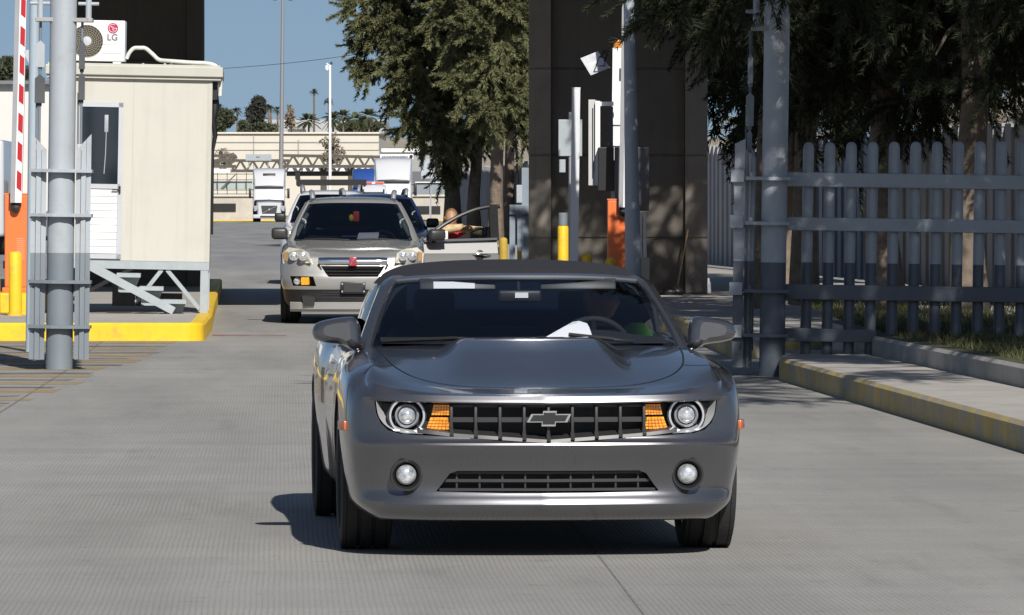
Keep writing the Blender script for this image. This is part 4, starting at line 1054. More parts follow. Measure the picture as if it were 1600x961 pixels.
# ------------------------------------------------------------------ ribbed boundary wall with razor wire
WPATH = [(9.6,66),(8.5,78),(7.75,87),(4.6,125),(1.9,165),(-.7,207),(-2.6,240)]
def wall():
    o = thing('boundary_wall', 'grey ribbed concrete boundary wall running behind the fence and the trees', 'wall', (7.75,87,.2))
    m = MB(); rng = random.Random(2)
    for i,((x0,y0),(x1,y1)) in enumerate(zip(WPATH, WPATH[1:])):
        L = math.hypot(x1-x0,y1-y0); n = max(1,int(L/.42)); ux, uy = (x1-x0)/L,(y1-y0)/L; px, py = -uy, ux
        for k in range(n):
            a, b = k*L/n, (k+1)*L/n-.015; off = .05 if k%2 else 0; h = 2.62+.06*math.sin(k*.15)+(.22 if (i < 2) else 0)+(.05 if (k//14)%2 else 0)
            q = [(x0+ux*a+px*off-7.75,y0+uy*a+py*off-87,0),(x0+ux*b+px*off-7.75,y0+uy*b+py*off-87,0)]
            m.prism([q[0],q[1],(q[1][0]-px*.25,q[1][1]-py*.25,0),(q[0][0]-px*.25,q[0][1]-py*.25,0)],(0,0,h))
    m.build('ribbed_panel', WALLC, o, 0)
    c = MB(); pts = []
    P = pchip(np.array([(x,y,3.1) for x,y in WPATH[:4]]),30); t = 0
    acc = 0
    for a, b in zip(P, P[1:]):
        L = np.linalg.norm(b-a); n = max(2,int(L*16)); ux = (b-a)/L; nx = np.array((-ux[1],ux[0],0))
        for k in range(n):
            acc += L/n; ang = acc*2*math.pi/.42
            pts.append(tuple(a+(b-a)*k/n+nx*.30*math.cos(ang)+np.array((0,0,.30*math.sin(ang)+.05))-np.array((7.75,87,.2))))
    c.sweep(pts[::1],.008,4); 
    w = thing('razor_wire', 'coiled razor wire along the top of the ribbed wall', 'razor wire', (7.75,87,.2)); c.build('coil', M('wire_steel',(.20,.17,.13),.6,.2), w, 0)
wall()
# ------------------------------------------------------------------ trees
def plumes(rng, base, dr, L, droop, n, nl, wd, ang=(.5,.95), fuzz=.25):
    """needle sprays: n needles along each drooping twig"""
    N = len(base); L = np.broadcast_to(np.asarray(L, float), (N,))[:,None]
    t = rng.uniform(.05, 1, (N, n))
    d = dr[:,None,:]
    p = base[:,None,:] + d*(L*t)[...,None] + np.stack([0*t, 0*t, -droop*L*t*t], -1)
    sd = d + np.stack([0*t, 0*t, -2*droop*t], -1); sd /= np.linalg.norm(sd, axis=-1, keepdims=True)
    q = rng.normal(0, 1, (N, n, 3)); q -= sd*(q*sd).sum(-1, keepdims=True); q /= np.linalg.norm(q, axis=-1, keepdims=True)+1e-9
    a = rng.uniform(*ang, (N, n, 1))
    nd = sd*np.cos(a)+q*np.sin(a)
    ln = nl*rng.uniform(.6, 1.15, (N, n, 1))*(1.1-.5*t[...,None])
    s = np.cross(nd, rng.normal(0, 1, (N, n, 3))); s /= np.linalg.norm(s, axis=-1, keepdims=True)+1e-9
    V = np.stack([p-s*wd, p+s*wd, p+nd*ln], 2)
    return V.reshape(-1, 3, 3)
def blob_points(rng, blobs, n):
    vol = np.array([b[3]*b[4]*b[5] for b in blobs])**.75; k = rng.choice(len(blobs), n, p=vol/vol.sum())
    B = np.array(blobs)[k]
    v = rng.normal(0,1,(n,3)); v /= np.linalg.norm(v,axis=1,keepdims=True)
    r = rng.uniform(.35,1,n)[:,None]**.6
    return B[:,:3]+v*r*B[:,3:6], v
def limbs(mb, rng, p0, h, r, lean, targets, mi=0):
    pts = []; n = 9
    for i in range(n):
        t = i/(n-1); pts.append((p0[0]+lean[0]*t*h+rng.normal(0,.04)*(i>0), p0[1]+lean[1]*t*h+rng.normal(0,.04)*(i>0), p0[2]+t*h))
    rr = [r*(1.25 if i == 0 else 1-.80*i/(n-1)) for i in range(n)]
    mb.sweep(pchip(pts,3), list(np.interp(np.linspace(0,1,(n-1)*3+1), np.linspace(0,1,n), rr)), 12, mi)
    return pts
def tree(label, x, y, h, r, blobs, n, L, nl, wd, needles, mat, seed, droop=.22, lean=(0,0), up=-.05, z0=.2, name='conifer_tree', cat='tree', group=None, fw=0., nl_limbs=14):
    rng = np.random.default_rng(seed)
    o = thing(name, label, cat, (x,y,z0), group=group)
    mb = MB(); pts = limbs(mb, rng, (0,0,-.05), h, r, lean, None); t = mb.build('trunk', BARK, o, 60)
    B = [(b[0]-x, b[1]-y, b[2]-z0)+tuple(b[3:]) for b in blobs]
    K = max(12, n//7)                                        # tufts: plumes radiate from shared twig ends
    tc, tv = blob_points(rng, B, K)
    k = rng.integers(0, K, n); v = tv[k]; base = tc[k]+rng.normal(0,.10*L,(n,3))
    dr = v*.75+rng.normal(0,.55,(n,3)); dr[:,2] += up; dr[:,1] -= fw; dr /= np.linalg.norm(dr,axis=1,keepdims=True)
    LL = L*rng.uniform(.5,1.25,n)
    me = tri_mesh('crown', plumes(rng, base, dr, LL, droop, needles, nl, wd), mat)
    c = link('crown', me, o)
    lb = MB()
    for i in range(nl_limbs):
        k = rng.integers(n); tz = base[k,2]; zz = min(max(.3*h, tz-rng.uniform(.5,2)), h*.95); f = zz/h
        a = Vector((lean[0]*zz, lean[1]*zz, zz)); b = Vector(base[k]); m_ = (a+b)/2+Vector((0,0,.3))
        lb.sweep(pchip([a,m_,b],4), list(np.linspace(r*.30*(1.1-f*.7), .012, 9)), 6)
    lb.build('branch', BARK, c, 60)
    return o
# the lit clump beyond the open car door
GT = 'conifers along the boundary wall'
tree('tall lit casuarina leaning over the road behind the open car door', -2.05,196,13,.30,[(-2.6,193,9.5,2.4,2.2,3.6),(-3.5,192,7.2,1.7,1.6,1.8),(-4.4,192,7.9,1.05,1.2,1.1),(-2.6,191,5.3,1.3,1.5,1.5),(-1.9,192,3.9,.95,1.2,1.3),(-3.3,193,5.6,.9,1.,1.2),(-2.4,190,3.9,.9,.8,.75),(-3.2,190,4.3,.75,.8,.8),(-2.9,190,6.3,1.1,.9,1.),(-2.3,194,12.5,2.2,2,2.5),(-3.9,192,10.6,1.3,1.3,1.5),(-5.0,192,8.0,.6,.8,.4),(-4.7,192,6.7,.5,.7,.5),(-5.1,192,7.3,.4,.6,.35),(-4.6,192,5.9,.35,.5,.4)],2400,.85,.24,.022,120,NEEDLE,11,lean=(-.03,0),group=GT,fw=.25)
tree('dark casuarina whose crown fills the gap left of the concrete pylon', -.55,186,13,.25,[(-.9,187,8.8,1.7,1.7,3.6),(-.4,186,5.6,1.1,1.2,1.7),(.2,188,7.4,1.2,1.4,2.2),(-1.2,188,12.5,2.2,2,2.5),(.3,187,4.6,.6,.8,1.0),(-.5,183.5,7.2,1.2,.8,1.8),(-.5,183.5,9.6,1.3,.8,1.8),(-.5,183.5,5.0,.9,.7,.9),(-1.3,184,5.3,.8,.6,.9)],3000,.85,.24,.022,120,NEEDLE,12,group=GT,fw=.2)
tree('slim pale trunk conifer beside the shaded yellow bollard', -.13,191,12,.20,[(.1,191,9.5,1.5,1.5,3.4),(.1,191,6.3,.9,.9,1.6)],800,.85,.24,.022,110,NEEDLE,13,group=GT,fw=.2)
tree('leaning trunk conifer right behind the open car door window', -1.28,192,11,.24,[(-1.5,193,8.0,1.4,1.3,3.),(-1.3,192,4.7,.7,.7,1.3)],800,.85,.24,.022,110,NEEDLE,14,lean=(.035,0),group=GT,fw=.2)
# the dark trees over the fence
DT = 'shade trees over the picket fence'
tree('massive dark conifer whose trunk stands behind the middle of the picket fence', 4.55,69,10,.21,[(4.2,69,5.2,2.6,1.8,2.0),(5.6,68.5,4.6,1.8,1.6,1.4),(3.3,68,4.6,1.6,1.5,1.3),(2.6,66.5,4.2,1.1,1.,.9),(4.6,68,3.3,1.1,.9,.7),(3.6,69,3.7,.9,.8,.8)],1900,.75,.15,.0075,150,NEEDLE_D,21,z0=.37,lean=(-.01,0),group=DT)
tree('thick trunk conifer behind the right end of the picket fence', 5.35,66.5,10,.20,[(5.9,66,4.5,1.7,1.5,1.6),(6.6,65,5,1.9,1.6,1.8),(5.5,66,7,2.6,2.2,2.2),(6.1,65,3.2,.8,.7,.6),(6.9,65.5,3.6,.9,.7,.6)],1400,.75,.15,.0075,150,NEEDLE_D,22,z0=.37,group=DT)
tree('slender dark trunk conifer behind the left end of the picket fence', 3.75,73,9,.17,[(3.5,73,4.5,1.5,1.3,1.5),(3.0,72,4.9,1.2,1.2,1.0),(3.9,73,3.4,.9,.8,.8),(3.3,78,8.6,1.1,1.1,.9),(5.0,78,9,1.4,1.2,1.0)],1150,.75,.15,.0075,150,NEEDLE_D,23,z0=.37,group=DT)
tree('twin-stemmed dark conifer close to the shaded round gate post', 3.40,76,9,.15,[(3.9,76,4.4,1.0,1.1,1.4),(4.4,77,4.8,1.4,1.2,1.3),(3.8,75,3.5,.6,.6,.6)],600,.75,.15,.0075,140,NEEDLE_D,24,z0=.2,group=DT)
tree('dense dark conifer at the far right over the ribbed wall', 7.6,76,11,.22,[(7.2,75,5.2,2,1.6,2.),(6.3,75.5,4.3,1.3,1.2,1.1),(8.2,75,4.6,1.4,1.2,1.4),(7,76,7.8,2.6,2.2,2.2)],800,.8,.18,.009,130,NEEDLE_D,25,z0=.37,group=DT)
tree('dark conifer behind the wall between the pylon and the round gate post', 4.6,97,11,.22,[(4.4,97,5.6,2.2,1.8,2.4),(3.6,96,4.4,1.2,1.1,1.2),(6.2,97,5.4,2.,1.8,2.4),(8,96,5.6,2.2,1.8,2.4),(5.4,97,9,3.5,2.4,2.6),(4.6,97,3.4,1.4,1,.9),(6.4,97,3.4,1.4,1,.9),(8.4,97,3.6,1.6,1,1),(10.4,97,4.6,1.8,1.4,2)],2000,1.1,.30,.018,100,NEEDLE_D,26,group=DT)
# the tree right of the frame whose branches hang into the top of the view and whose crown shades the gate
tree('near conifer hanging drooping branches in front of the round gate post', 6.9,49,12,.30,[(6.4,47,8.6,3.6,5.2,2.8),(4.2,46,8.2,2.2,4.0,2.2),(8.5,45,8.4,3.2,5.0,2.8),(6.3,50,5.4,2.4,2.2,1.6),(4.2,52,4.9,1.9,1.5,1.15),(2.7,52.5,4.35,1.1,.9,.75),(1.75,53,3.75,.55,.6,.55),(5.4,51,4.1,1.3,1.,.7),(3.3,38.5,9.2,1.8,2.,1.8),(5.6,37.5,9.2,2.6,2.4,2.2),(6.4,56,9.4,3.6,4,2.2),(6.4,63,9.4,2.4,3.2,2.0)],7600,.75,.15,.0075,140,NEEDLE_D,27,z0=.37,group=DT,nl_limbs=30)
# ------------------------------------------------------------------ sport utility cars waiting behind
def make_suv(label, x, d, rz, paint, lower, hs=1., ws=1., full=True, name='suv_car', rail=True, glassm=None, door_open=False):
    o = thing(name, label, 'car', (x, d, 0), rz)
    FR = [(.30,.20),(.12,.21),(.035,.29),(.03,.44),(.012,.50),(.0,.62),(.04,.72),(.075,.82),(.10,.885),(.17,.925)]
    fr = lambda x, y, dz=0., t=1.: [(x*(t if i < 3 else 1), y+dy, z+(dz if i > 6 else 0)) for i,(dy,z) in enumerate(FR)]
    Wd = .985
    side = lambda y, zs, zr, w=1., lo=.24: [(.80,y,lo),(.86,y,lo+.01),(.93*w,y,lo+.07),(.955*w,y,.44),(.97*w,y,.50),(Wd*w,y,.62),(Wd*w,y,.72),(.975*w,y,.85),(.95*w,y,zs),(.86*w,y,zr)]
    cols = [fr(0,0),fr(.35,.015),fr(.6,.06,.01),fr(.76,.13,.03,.97),fr(.875,.24,.07,.95),
            [(.80,.50,.22),(.84,.47,.23),(.90,.42,.30),(.925,.41,.44),(.94,.41,.5),(.955,.40,.62),(.955,.41,.72),(.945,.43,.85),(.92,.47,.975),(.85,.50,1.02)],
            side(.7,1.00,1.055,.99), side(1.02,1.03,1.085), side(1.5,1.05,1.12,.985), side(2.2,1.06,1.15,.98), side(3.2,1.06,1.16,.98), side(4.05,1.06,1.16,1.), side(4.7,1.05,1.15,.98),
            [(.7,5.0,.4),(.75,5.03,.41),(.82,5.05,.46),(.83,5.06,.52),(.84,5.06,.56),(.84,5.06,.65),(.84,5.06,.75),(.83,5.05,.88),(.82,5.04,1.05),(.76,5.0,1.12)]]
    zy = np.array([(0,.925),(.17,.93),(.3,.965),(.6,1.03),(1.0,1.095),(1.15,1.12),(2,1.15),(5,1.13)])
    zc = lambda y: float(np.interp(y, zy[:,0], zy[:,1]))
    bul = lambda x, y: 0*max(0,1-(abs(abs(x)-.42)/.28)**2)*min(1,max(0,(y-.2)/.4)) if y < 1.1 else 0.
    cut = MB()
    for s in (-1,1):
        for y in (1.02,4.05): cut.lathe([(.43,0),(.43,.6)], (s*.62,y,.375), (s,0,0), 32)
    cut.box(-.80,.80,1.28,4.5,.5,1.5,1)
    if full:
        p = [(-.43,.775),(-.33,.63),(.33,.63),(.43,.775)]
        cut.prism([(a,-.3,b) for a,b in p], (0,.45,0), 0)
        for s in (-1,1): cut.prism([(s*.49,-.3,.505),(s*.80,-.3,.51),(s*.84,-.3,.64),(s*.53,-.3,.635)], (0,.62,0), 0)
    me = car_shell(cols, 5, zc, bul, [paint], cut, [BLK, CABIN], nu=6, nv=3)
    me.materials.append(lower); k = len(me.materials)-1
    for pl_ in me.polygons:
        if pl_.material_index == 0 and pl_.center.z < .462: pl_.material_index = k
    body = link('body', me, o)
    bv = bvh_of(me)
    # greenhouse
    st = [(1.82,1.630,.60),(1.90,1.668,.62),(2.2,1.695,.645),(3.0,1.70,.655),(4.0,1.675,.64),(4.55,1.60,.61),(4.85,1.40,.60),(5.0,1.15,.60)]
    cs = [(0,0),(.4,-.004),(.75,-.02),(.93,-.05),(1.0,-.10),(1.08,-.20),(1.16,-.33),(1.24,-.45),(1.29,-.55)]
    rows = []
    for y, z, w in st:
        h = [(a*w if z > 1.5 else min(a*w,.8), y+.08*max(0,a-.5)*(y<2), max(1.10, z+b*min(1,(z-1.1)/.5))) for a, b in cs]
        rows.append([(-a,b,c) for a,b,c in h[::-1]]+h[1:])
    P = pchip(np.swapaxes(pchip(np.swapaxes(np.array(rows),0,1),2),0,1),3); mid = P.shape[1]//2
    def win(i,j):
        c = P[i:i+2,j:j+2].mean((0,1)); return 2.05 < c[1] < 4.5 and abs(j+.5-mid) > 9.2 and not (2.95 < c[1] < 3.05)
    def rwin(i,j): c = P[i:i+2,j:j+2].mean((0,1)); return c[1] > 4.6 and abs(c[0]) < .5 and c[2] > 1.2
    m = MB(); m.grid(P, keep=lambda i,j: not win(i,j) and not rwin(i,j)); m.build('roof', paint, o, 50)
    gm = glassm or DGLASS
    m = MB(); m.grid(P, keep=win); m.build('side_window', gm, o, 60)
    m = MB(); m.grid(P, keep=rwin); m.build('rear_window', gm, o, 60)
    rows = []
    for v in np.linspace(0,1,7):
        r = []
        for u in np.linspace(-1,1,15):
            b = np.array((.83*u,1.06+.26*u*u,1.105)); t = np.array((.605*u,1.79+.07*u*u,1.625-.02*abs(u)**3)); p = b+(t-b)*v; p[2] += .02*math.sin(math.pi*v); r.append(tuple(p))
        rows.append(r)
    m = MB(); m.grid(rows); m.build('windscreen', gm if not full else SGLASS, o, 80)
    m = MB(); m.grid([[(a,b-.01,c-.012),(a,b-.01,c+.008),(a,b+.06,c+.012)] for a,b,c in rows[-1]]); m.build('header_trim', SATIN if full else paint, o, 40)
    for s in (-1,1):
        m = MB(); A = pchip(np.array([(.875,1.28,1.08),(.80,1.52,1.28),(.71,1.75,1.47),(.63,1.90,1.615)]),4)
        m.grid([[(s*(a-.06),b-.02,c),(s*(a-.02),b-.03,c+.012),(s*(a+.02),b+.02,c+.006),(s*(a+.02),b+.09,c-.02),(s*(a-.06),b+.07,c-.03),(s*(a-.06),b-.02,c)] for a,b,c in A]); m.build('windscreen_pillar', paint, o, 40)
        m = MB(); m.sweep(pchip(np.array([(s*.77,1.42,1.16),(s*.70,1.56,1.30),(s*.62,1.74,1.46)]),4),.028,6); m.sweep(pchip(np.array([(s*.69,1.50,1.40),(s*.64,1.52,1.36),(s*.66,1.5,1.27)]),3),.012,5); m.build('pillar_trim', M('pale_green_trim',(.30,.36,.33),.6) if 'pale_green_trim' not in bpy.data.materials else bpy.data.materials['pale_green_trim'], o, 60)
        if rail:
            m = MB(); m.sweep(pchip(np.array([(s*.55,2.0,1.66),(s*.56,2.06,1.735),(s*.57,2.3,1.765),(s*.57,3.8,1.755),(s*.56,4.2,1.69)]),4),[.035]*17,8); m.build('roof_rail', STEEL, o, 50)
        for y in (1.02,4.05): wheel(o, s*.85, y, .375, .25, TYRE, RIM, s)
    m = MB(); m.grid([[(x,y,z) for y,z in ((1.10,1.108),(1.30,1.12),(1.55,1.12),(1.72,1.08),(1.74,.8))] for x in np.linspace(-.78,.78,5)]); m.build('dashboard', CABIN, o, 60)
    for s in (-1,1):
        m = MB(); m.box(s*.40-.24,s*.40+.24,2.40,2.55,.6,1.25,bev=.06); m.box(s*.40-.11,s*.40+.11,2.46,2.56,1.27,1.45,bev=.04); m.box(s*.40-.25,s*.40+.25,1.9,2.45,.55,.75,bev=.06); m.build('seat', CABIN, o, 60)
    m = MB(); m.sweep([(.40+.19*math.cos(a),1.86+.07*math.sin(a),1.06+.17*math.sin(a)) for a in np.linspace(0,2*math.pi,25)],.016,6,cap=False); m.tube((.22,1.86,1.06),(.58,1.86,1.06),.02); m.build('steering_wheel', DGREY, o, 60)
    for s in ((-1,) if door_open else (-1,1)):
        m = MB(); m.box(s*.995-.11,s*.995+.11,1.34,1.46,1.12,1.28,bev=.045,seg=3); m.bar((s*.90,1.42,1.12),(s*.80,1.45,1.12),.05,.05); m.build('door_mirror', DGREY if full else BLK, o, 50)
    for s in (-1,1):
        hd = MB(); y0 = .165
        q = [(.56,y0-.125,.815),(.585,y0-.125,.945),(.68,y0-.07,1.0),(.86,y0+.19,1.02),(.945,y0+.25,.94),(.935,y0+.20,.805)]
        hd.prism([(s*a,b,c) for a,b,c in q], (0,.10,0)); hl = hd.build('headlight', M('hazed_lens',(.68,.66,.56),.22,0,coat=1,var=.15,vs=14) if 'hazed_lens' not in bpy.data.materials else bpy.data.materials['hazed_lens'], o, 0)
        for hx,yy in ((.665,y0-.10),(.79,y0+.02)):
            l = MB(); l.lathe([(.062,.03),(.060,-.01),(.045,-.01),(.02,-.03),(.001,-.034)], (s*hx,yy,.905), (0,1,0), 20); l.build('lens', LENS, hl, 50)
        l = MB(); l.prism([(s*.865,y0+.125,.84),(s*.925,y0+.19,.84),(s*.93,y0+.195,.95),(s*.875,y0+.135,.97)], (0,.06,0)); l.build('turn_signal', M('pale_amber',(.50,.30,.14),.25,coat=.5) if 'pale_amber' not in bpy.data.materials else bpy.data.materials['pale_amber'], hl, 0)
    if full:
        gx = lambda x: .02+float(np.interp(abs(x),[0,.35,.6],[0,.015,.06]))
        xx = np.linspace(-.46,.46,17)
        m = MB(); m.grid([[(x,gx(x)+a,z) for a,z in ((.075,.77),(.03,.79),(.015,.83),(.035,.875),(.10,.895))] for x in xx]); m.build('chrome_bar', CHROME, o, 50)
        m = MB()
        xs = np.array([(-.46,.80),(-.435,.74),(-.36,.645),(-.30,.612),(.30,.612),(.36,.645),(.435,.74),(.46,.80)])
        m.sweep([(a,gx(a)+.03,b) for a,b in pchip(xs,3)],.018,6); m.build('grille_surround', CHROME, o, 50)
        m = MB()
        for z, w in ((.745,.42),(.70,.39),(.655,.35)):
            m.grid([[(x*w/.46,gx(x)+a,z+c) for a,c in ((.05,-.008),(.04,.0),(.05,.008),(.10,.008),(.10,-.008),(.05,-.008))] for x in xx])
        for k in range(-12,13): m.box(k*.034-.003,k*.034+.003,.09+gx(k*.034)-.02,.10+gx(k*.034),.635,.77)
        m.build('grille', DGREY, o, 30)
        m = MB(); m.box(-.050,.050,-.012,.06,.775,.89,bev=.008); e = m.build('emblem', EMB, o, 30)
        m = MB(); m.sweep([(-.040,-.014,.878),(.005,-.014,.845),(.040,-.014,.80)],.006,5); m.sweep([(.036,-.014,.88),(-.01,-.014,.84),(-.036,-.014,.785)],.005,5); m.build('emblem_mark', SATIN, e, 0)
        m = MB(); m.box(-.165,.165,-.03,.02,.405,.565,bev=.012); e = m.build('plate_holder', BLK, o, 30)
        m = MB(); m.box(-.12,.12,-.034,-.03,.43,.545); m.build('blank_plate', DGREY, e, 0)
        for a in (-.145,.145):
            for z in (.435,.535):
                b = MB(); b.lathe([(.014,0),(.012,.006),(.001,.008)],(a,-.030,z),(0,-1,0),10); b.build('screw', STEEL, e, 50)
        m = MB()
        for z in (.42,.385,.35): m.grid([[(x,gx(x)+a-.012,z+c) for a,c in ((.02,-.01),(.008,0),(.02,.01),(.05,.01))] for x in np.linspace(-.42,.42,11)])
        m.build('lower_slats', DGREY, o, 30)
        m = MB(); m.grid([[(x,float(np.interp(abs(x),[0,.35,.6,.76,.86],[0,.015,.06,.13,.23]))+a,z) for a,z in ((.03,.295),(.005,.28),(.02,.20),(.10,.165))] for x in np.linspace(-.84,.84,25)]); m.build('skid_plate', GALV_SILVER, o, 40)
        for s in (-1,1):
            m = MB(); m.prism([(s*.50,.02,.36),(s*.60,.03,.40),(s*.68,.06,.38),(s*.66,.06,.24),(s*.52,.03,.24)], (0,.1,0)); m.build('tow_cover', DGREY, o, 0)
            m = MB(); m.lathe([(.05,.05),(.048,.0),(.03,-.012),(.001,-.014)],(s*.745,.19,.572),(0,1,0),20); fl = m.build('fog_lamp', LENS, o, 50)
            m = MB(); m.box(s*.635-.055,s*.635+.055,.09,.15,.52,.625,bev=.01, rot=Matrix.Rotation(s*.3,3,'Z')); m.build('turn_signal', AMBER, fl, 0)
    else:
        m = MB(); m.box(-.45,.45,-.01,.06,.60,.86,bev=.02); g = m.build('grille', DGREY, o, 30)
        m = MB(); m.box(-.5,.5,-.02,.03,.86,.885,bev=.006); m.build('chrome_bar', SATIN, o, 30)
    for wp in ([(-.05,1.08,1.115),(-.4,1.11,1.13),(-.66,1.22,1.13)],[(.62,1.20,1.115),(.3,1.09,1.13),(.05,1.06,1.13)]):
        m = MB(); m.sweep(wp,.011,6); m.build('wiper', BLK, o, 50)
    return o
SUVX, SUVD, SUVR = -2.115, 75.7, R(1.6)
suv = make_suv('champagne metallic car with its driver door open, red badge on a chrome grille bar', SUVX, SUVD, SUVR, SUVP, BLK, door_open=True)
def suvpt(x,y,z): return Vector((SUVX+x*math.cos(SUVR)-y*math.sin(SUVR), SUVD+x*math.sin(SUVR)+y*math.cos(SUVR), z))
def suv_door():
    hub = bpy.data.objects.new('open_door', None); COL.objects.link(hub); hub.parent = suv; hub.location = (.965,1.36,0); hub.rotation_euler = (0,0,R(19))
    # local +x runs along the door away from its hinge, -y is its outer face
    L = 1.06
    out = [(0,.36),(L*.93,.36),(L*.985,.55),(L,.80),(L,1.06),(L*.99,1.115),(.02,1.09),(-.01,.8)]
    m = MB()
    pf = [(1.11,.045),(1.0,.012),(.93,-.012),(.90,-.004),(.70,-.010),(.52,.0),(.36,.035)]
    m.grid([[(u*L,y,z+(.02*u if z > 1.05 else 0)) for u in (0,.25,.5,.75,1)] for z,y in pf]); m.prism([(a,.046,b) for a,b in out],(0,.03,0)); m.prism([(L,y,z) for z,y in pf]+[(L,.06,.36),(L,.06,1.11)],(.004,0,0)); pnl = m.build('panel', SUVP, hub, 30)
    m = MB(); m.bar((.0,-.004,1.10),(L*.99,-.004,1.125),.02,.03); m.build('belt_trim', SATIN, pnl, 30)
    m = MB(); fr = pchip(np.array([(0,.03,1.10),(.25,.03,1.29),(.55,.03,1.45),(.80,.03,1.535),(1.0,.03,1.565),(1.10,.03,1.565)]),4)
    m.sweep(fr,.028,8); m.bar((L*.965,.03,1.10),(L*.945,.03,1.585),.12,.055,up=(0,1,0)); m.build('window_frame', BLK, hub, 40)
    m = MB(); m.prism([(.45,.03,1.12),(1.0,.03,1.12),(1.0,.03,1.30),(.80,.03,1.27)],(0,.004,0)); m.build('window_glass', SGLASS, hub, 0)
    m = MB(); m.lathe([(.075,0),(.07,.004),(.001,.006)],(.80,-.002,.90),(0,-1,0),20); m.build('handle_cup', DGREY, pnl, 40)
    m = MB(); m.sweep([(.70,-.005,.915),(.74,-.035,.92),(.88,-.04,.905),(.95,-.005,.895)],.016,7); m.build('handle', CHROME, pnl, 50)
    m = MB(); m.prism([(.02,-.01,1.10),(.20,-.01,1.10),(.05,-.01,1.22)],(0,.02,0)); m.box(.02,.26,-.20,-.05,1.10,1.26,bev=.05,seg=3); m.bar((.1,-.1,1.10),(.08,0,1.08),.06,.05); mo = m.build('door_mirror', DGREY, hub, 50)
    m = MB(); m.box(.20,.275,-.19,-.06,1.12,1.235,bev=.01); m.build('mirror_glass', WHITE, mo, 30)
    m = MB(); m.box(.05,.95,.07,.11,.45,1.0,bev=.03); m.build('inner_trim', DGREY, pnl, 40)
suv_door()
pp = thing('paper', 'white paper sheet lying on the dashboard of the champagne car', 'paper', suvpt(.20,1.30,1.14), SUVR)
m = MB(); m.grid([[(-.14,-.06,0),(.14,-.06,0)],[(-.13,.03,.045),(.15,.03,.055)],[(-.12,.10,.07),(.15,.10,.075)]]); m.build('sheet', PAPER, pp, 0)
pp = thing('hanging_ornament', 'red and yellow ornament hanging behind the windscreen of the champagne car', 'ornament', suvpt(.03,1.74,1.50), SUVR)
m = MB(); m.tube((0,0,0),(0,0,.10),.004); m.build('cord', BLK, pp, 0)
m = MB(); m.box(-.03,.055,-.02,.02,-.14,.0,bev=.012); m.build('red_doll', M('ornament_red',(.7,.06,.03),.5), pp, 40)
m = MB(); m.sphere((-.055,-.01,-.09),.05,12,0,(.7,.5,1)); m.build('yellow_charm', M('ornament_yellow',(.8,.6,.02),.5), pp, 60)
# person standing behind the open door
def door_person():
    o = thing('person', 'person in red top and tan patterned sleeves leaning on the open car door', 'person', suvpt(1.34,2.34,0), SUVR)
    J = {'pelvis':((0,.12,.88),.15),'waist':((.02,.08,1.0),.14),'chest':((.03,-.02,1.17),.16),'neck0':((.03,-.09,1.27),.07),'neck':((.02,-.13,1.31),.055),
         'sl':((-.15,-.04,1.215),.07),'el':((-.14,-.26,1.245),.055),'wl':((.16,-.36,1.28),.036),'sr':((.21,-.04,1.22),.07),'er':((.40,-.20,1.22),.055),'wr':((.14,-.29,1.262),.036),
         'hl':((-.10,.12,.84),.10),'kl':((-.11,.05,.47),.075),'al':((-.11,.14,.08),.048),'tl':((-.12,-.05,.035),.04),'hr':((.11,.12,.84),.10),'kr':((.12,.06,.47),.075),'ar':((.12,.16,.08),.048),'tr':((.13,-.03,.035),.04)}
    B = [('pelvis','waist'),('waist','chest'),('chest','neck0'),('neck0','neck'),('chest','sl'),('sl','el'),('el','wl'),('chest','sr'),('sr','er'),('er','wr'),('pelvis','hl'),('hl','kl'),('kl','al'),('al','tl'),('pelvis','hr'),('hr','kr'),('kr','ar'),('ar','tr')]
    me = skin_body(J, B, 'person_body'); mb = MB(); mb.add([v.co[:] for v in me.vertices],[list(p.vertices) for p in me.polygons])
    head_mesh(mb, (.0,-.17,1.405), .105, R(12)); hand(mb, (.16,-.36,1.28), (1,-.1,.1), (0,.2,1)); hand(mb, (.14,-.29,1.262), (-1,-.2,.05), (0,.2,1))
    mb.build('body', SKIN, o, 60)
    f = lambda keep, k: skin_body({n:(p,r*k) for n,(p,r) in J.items() if n in keep},[b for b in B if b[0] in keep and b[1] in keep],'cloth', root=keep[0])
    t = f(('pelvis','waist','chest','neck0','sl','sr'),1.13); t.materials.append(RED); link('red_top', t, o)
    for side, nm in (('l','sleeve'),('r','sleeve')):
        m = MB(); a, b, c = (Vector(J['s'+side][0]),Vector(J['e'+side][0]),Vector(J['w'+side][0]))
        m.sweep(pchip([a,b,b+(c-b)*.5,c],4), list(np.interp(np.linspace(0,1,13),[0,.33,.66,1],[.082,.072,.062,.048])),10); m.build(nm, CAMO, o, 60)
    t = f(('pelvis','hl','kl','al','hr','kr','ar'),1.15); t.materials.append(NAVY); link('trousers', t, o)
    for s in (-1,1):
        m = MB(); m.box(s*.12-.05,s*.12+.05,-.09,.2,.0,.09,bev=.03); m.build('shoe', BLK, o, 50)
    h = MB(); h.sphere((.005,-.145,1.435),.108,16,0,(.84,.95,1.0)); h.build('hair', M('fair_brown_hair',(.20,.12,.05),.6,var=.4,vs=30), o, 60)
door_person()
wsv = make_suv('white car with a black roof rack half hidden behind the champagne car', -3.55, 111, R(1.4), WHITEP, WHITEP, full=False, rail=True)
wsv.scale = (1.0,1.0,1.09)
rk = thing('roof_rack', 'black roof rack on top of the white car', 'roof rack', (-3.55-.05,113.4,1.86), R(1.4))
m = MB()
for y in (-.1,.6,1.2): m.box(-.68,.68,y,y+.05,.10,.16)
for x in (-.68,.64): m.box(x,x+.04,-.1,1.25,.06,.20)
m.box(-.70,.70,-.13,-.08,.08,.20); m.build('frame', BLK, rk, 0)
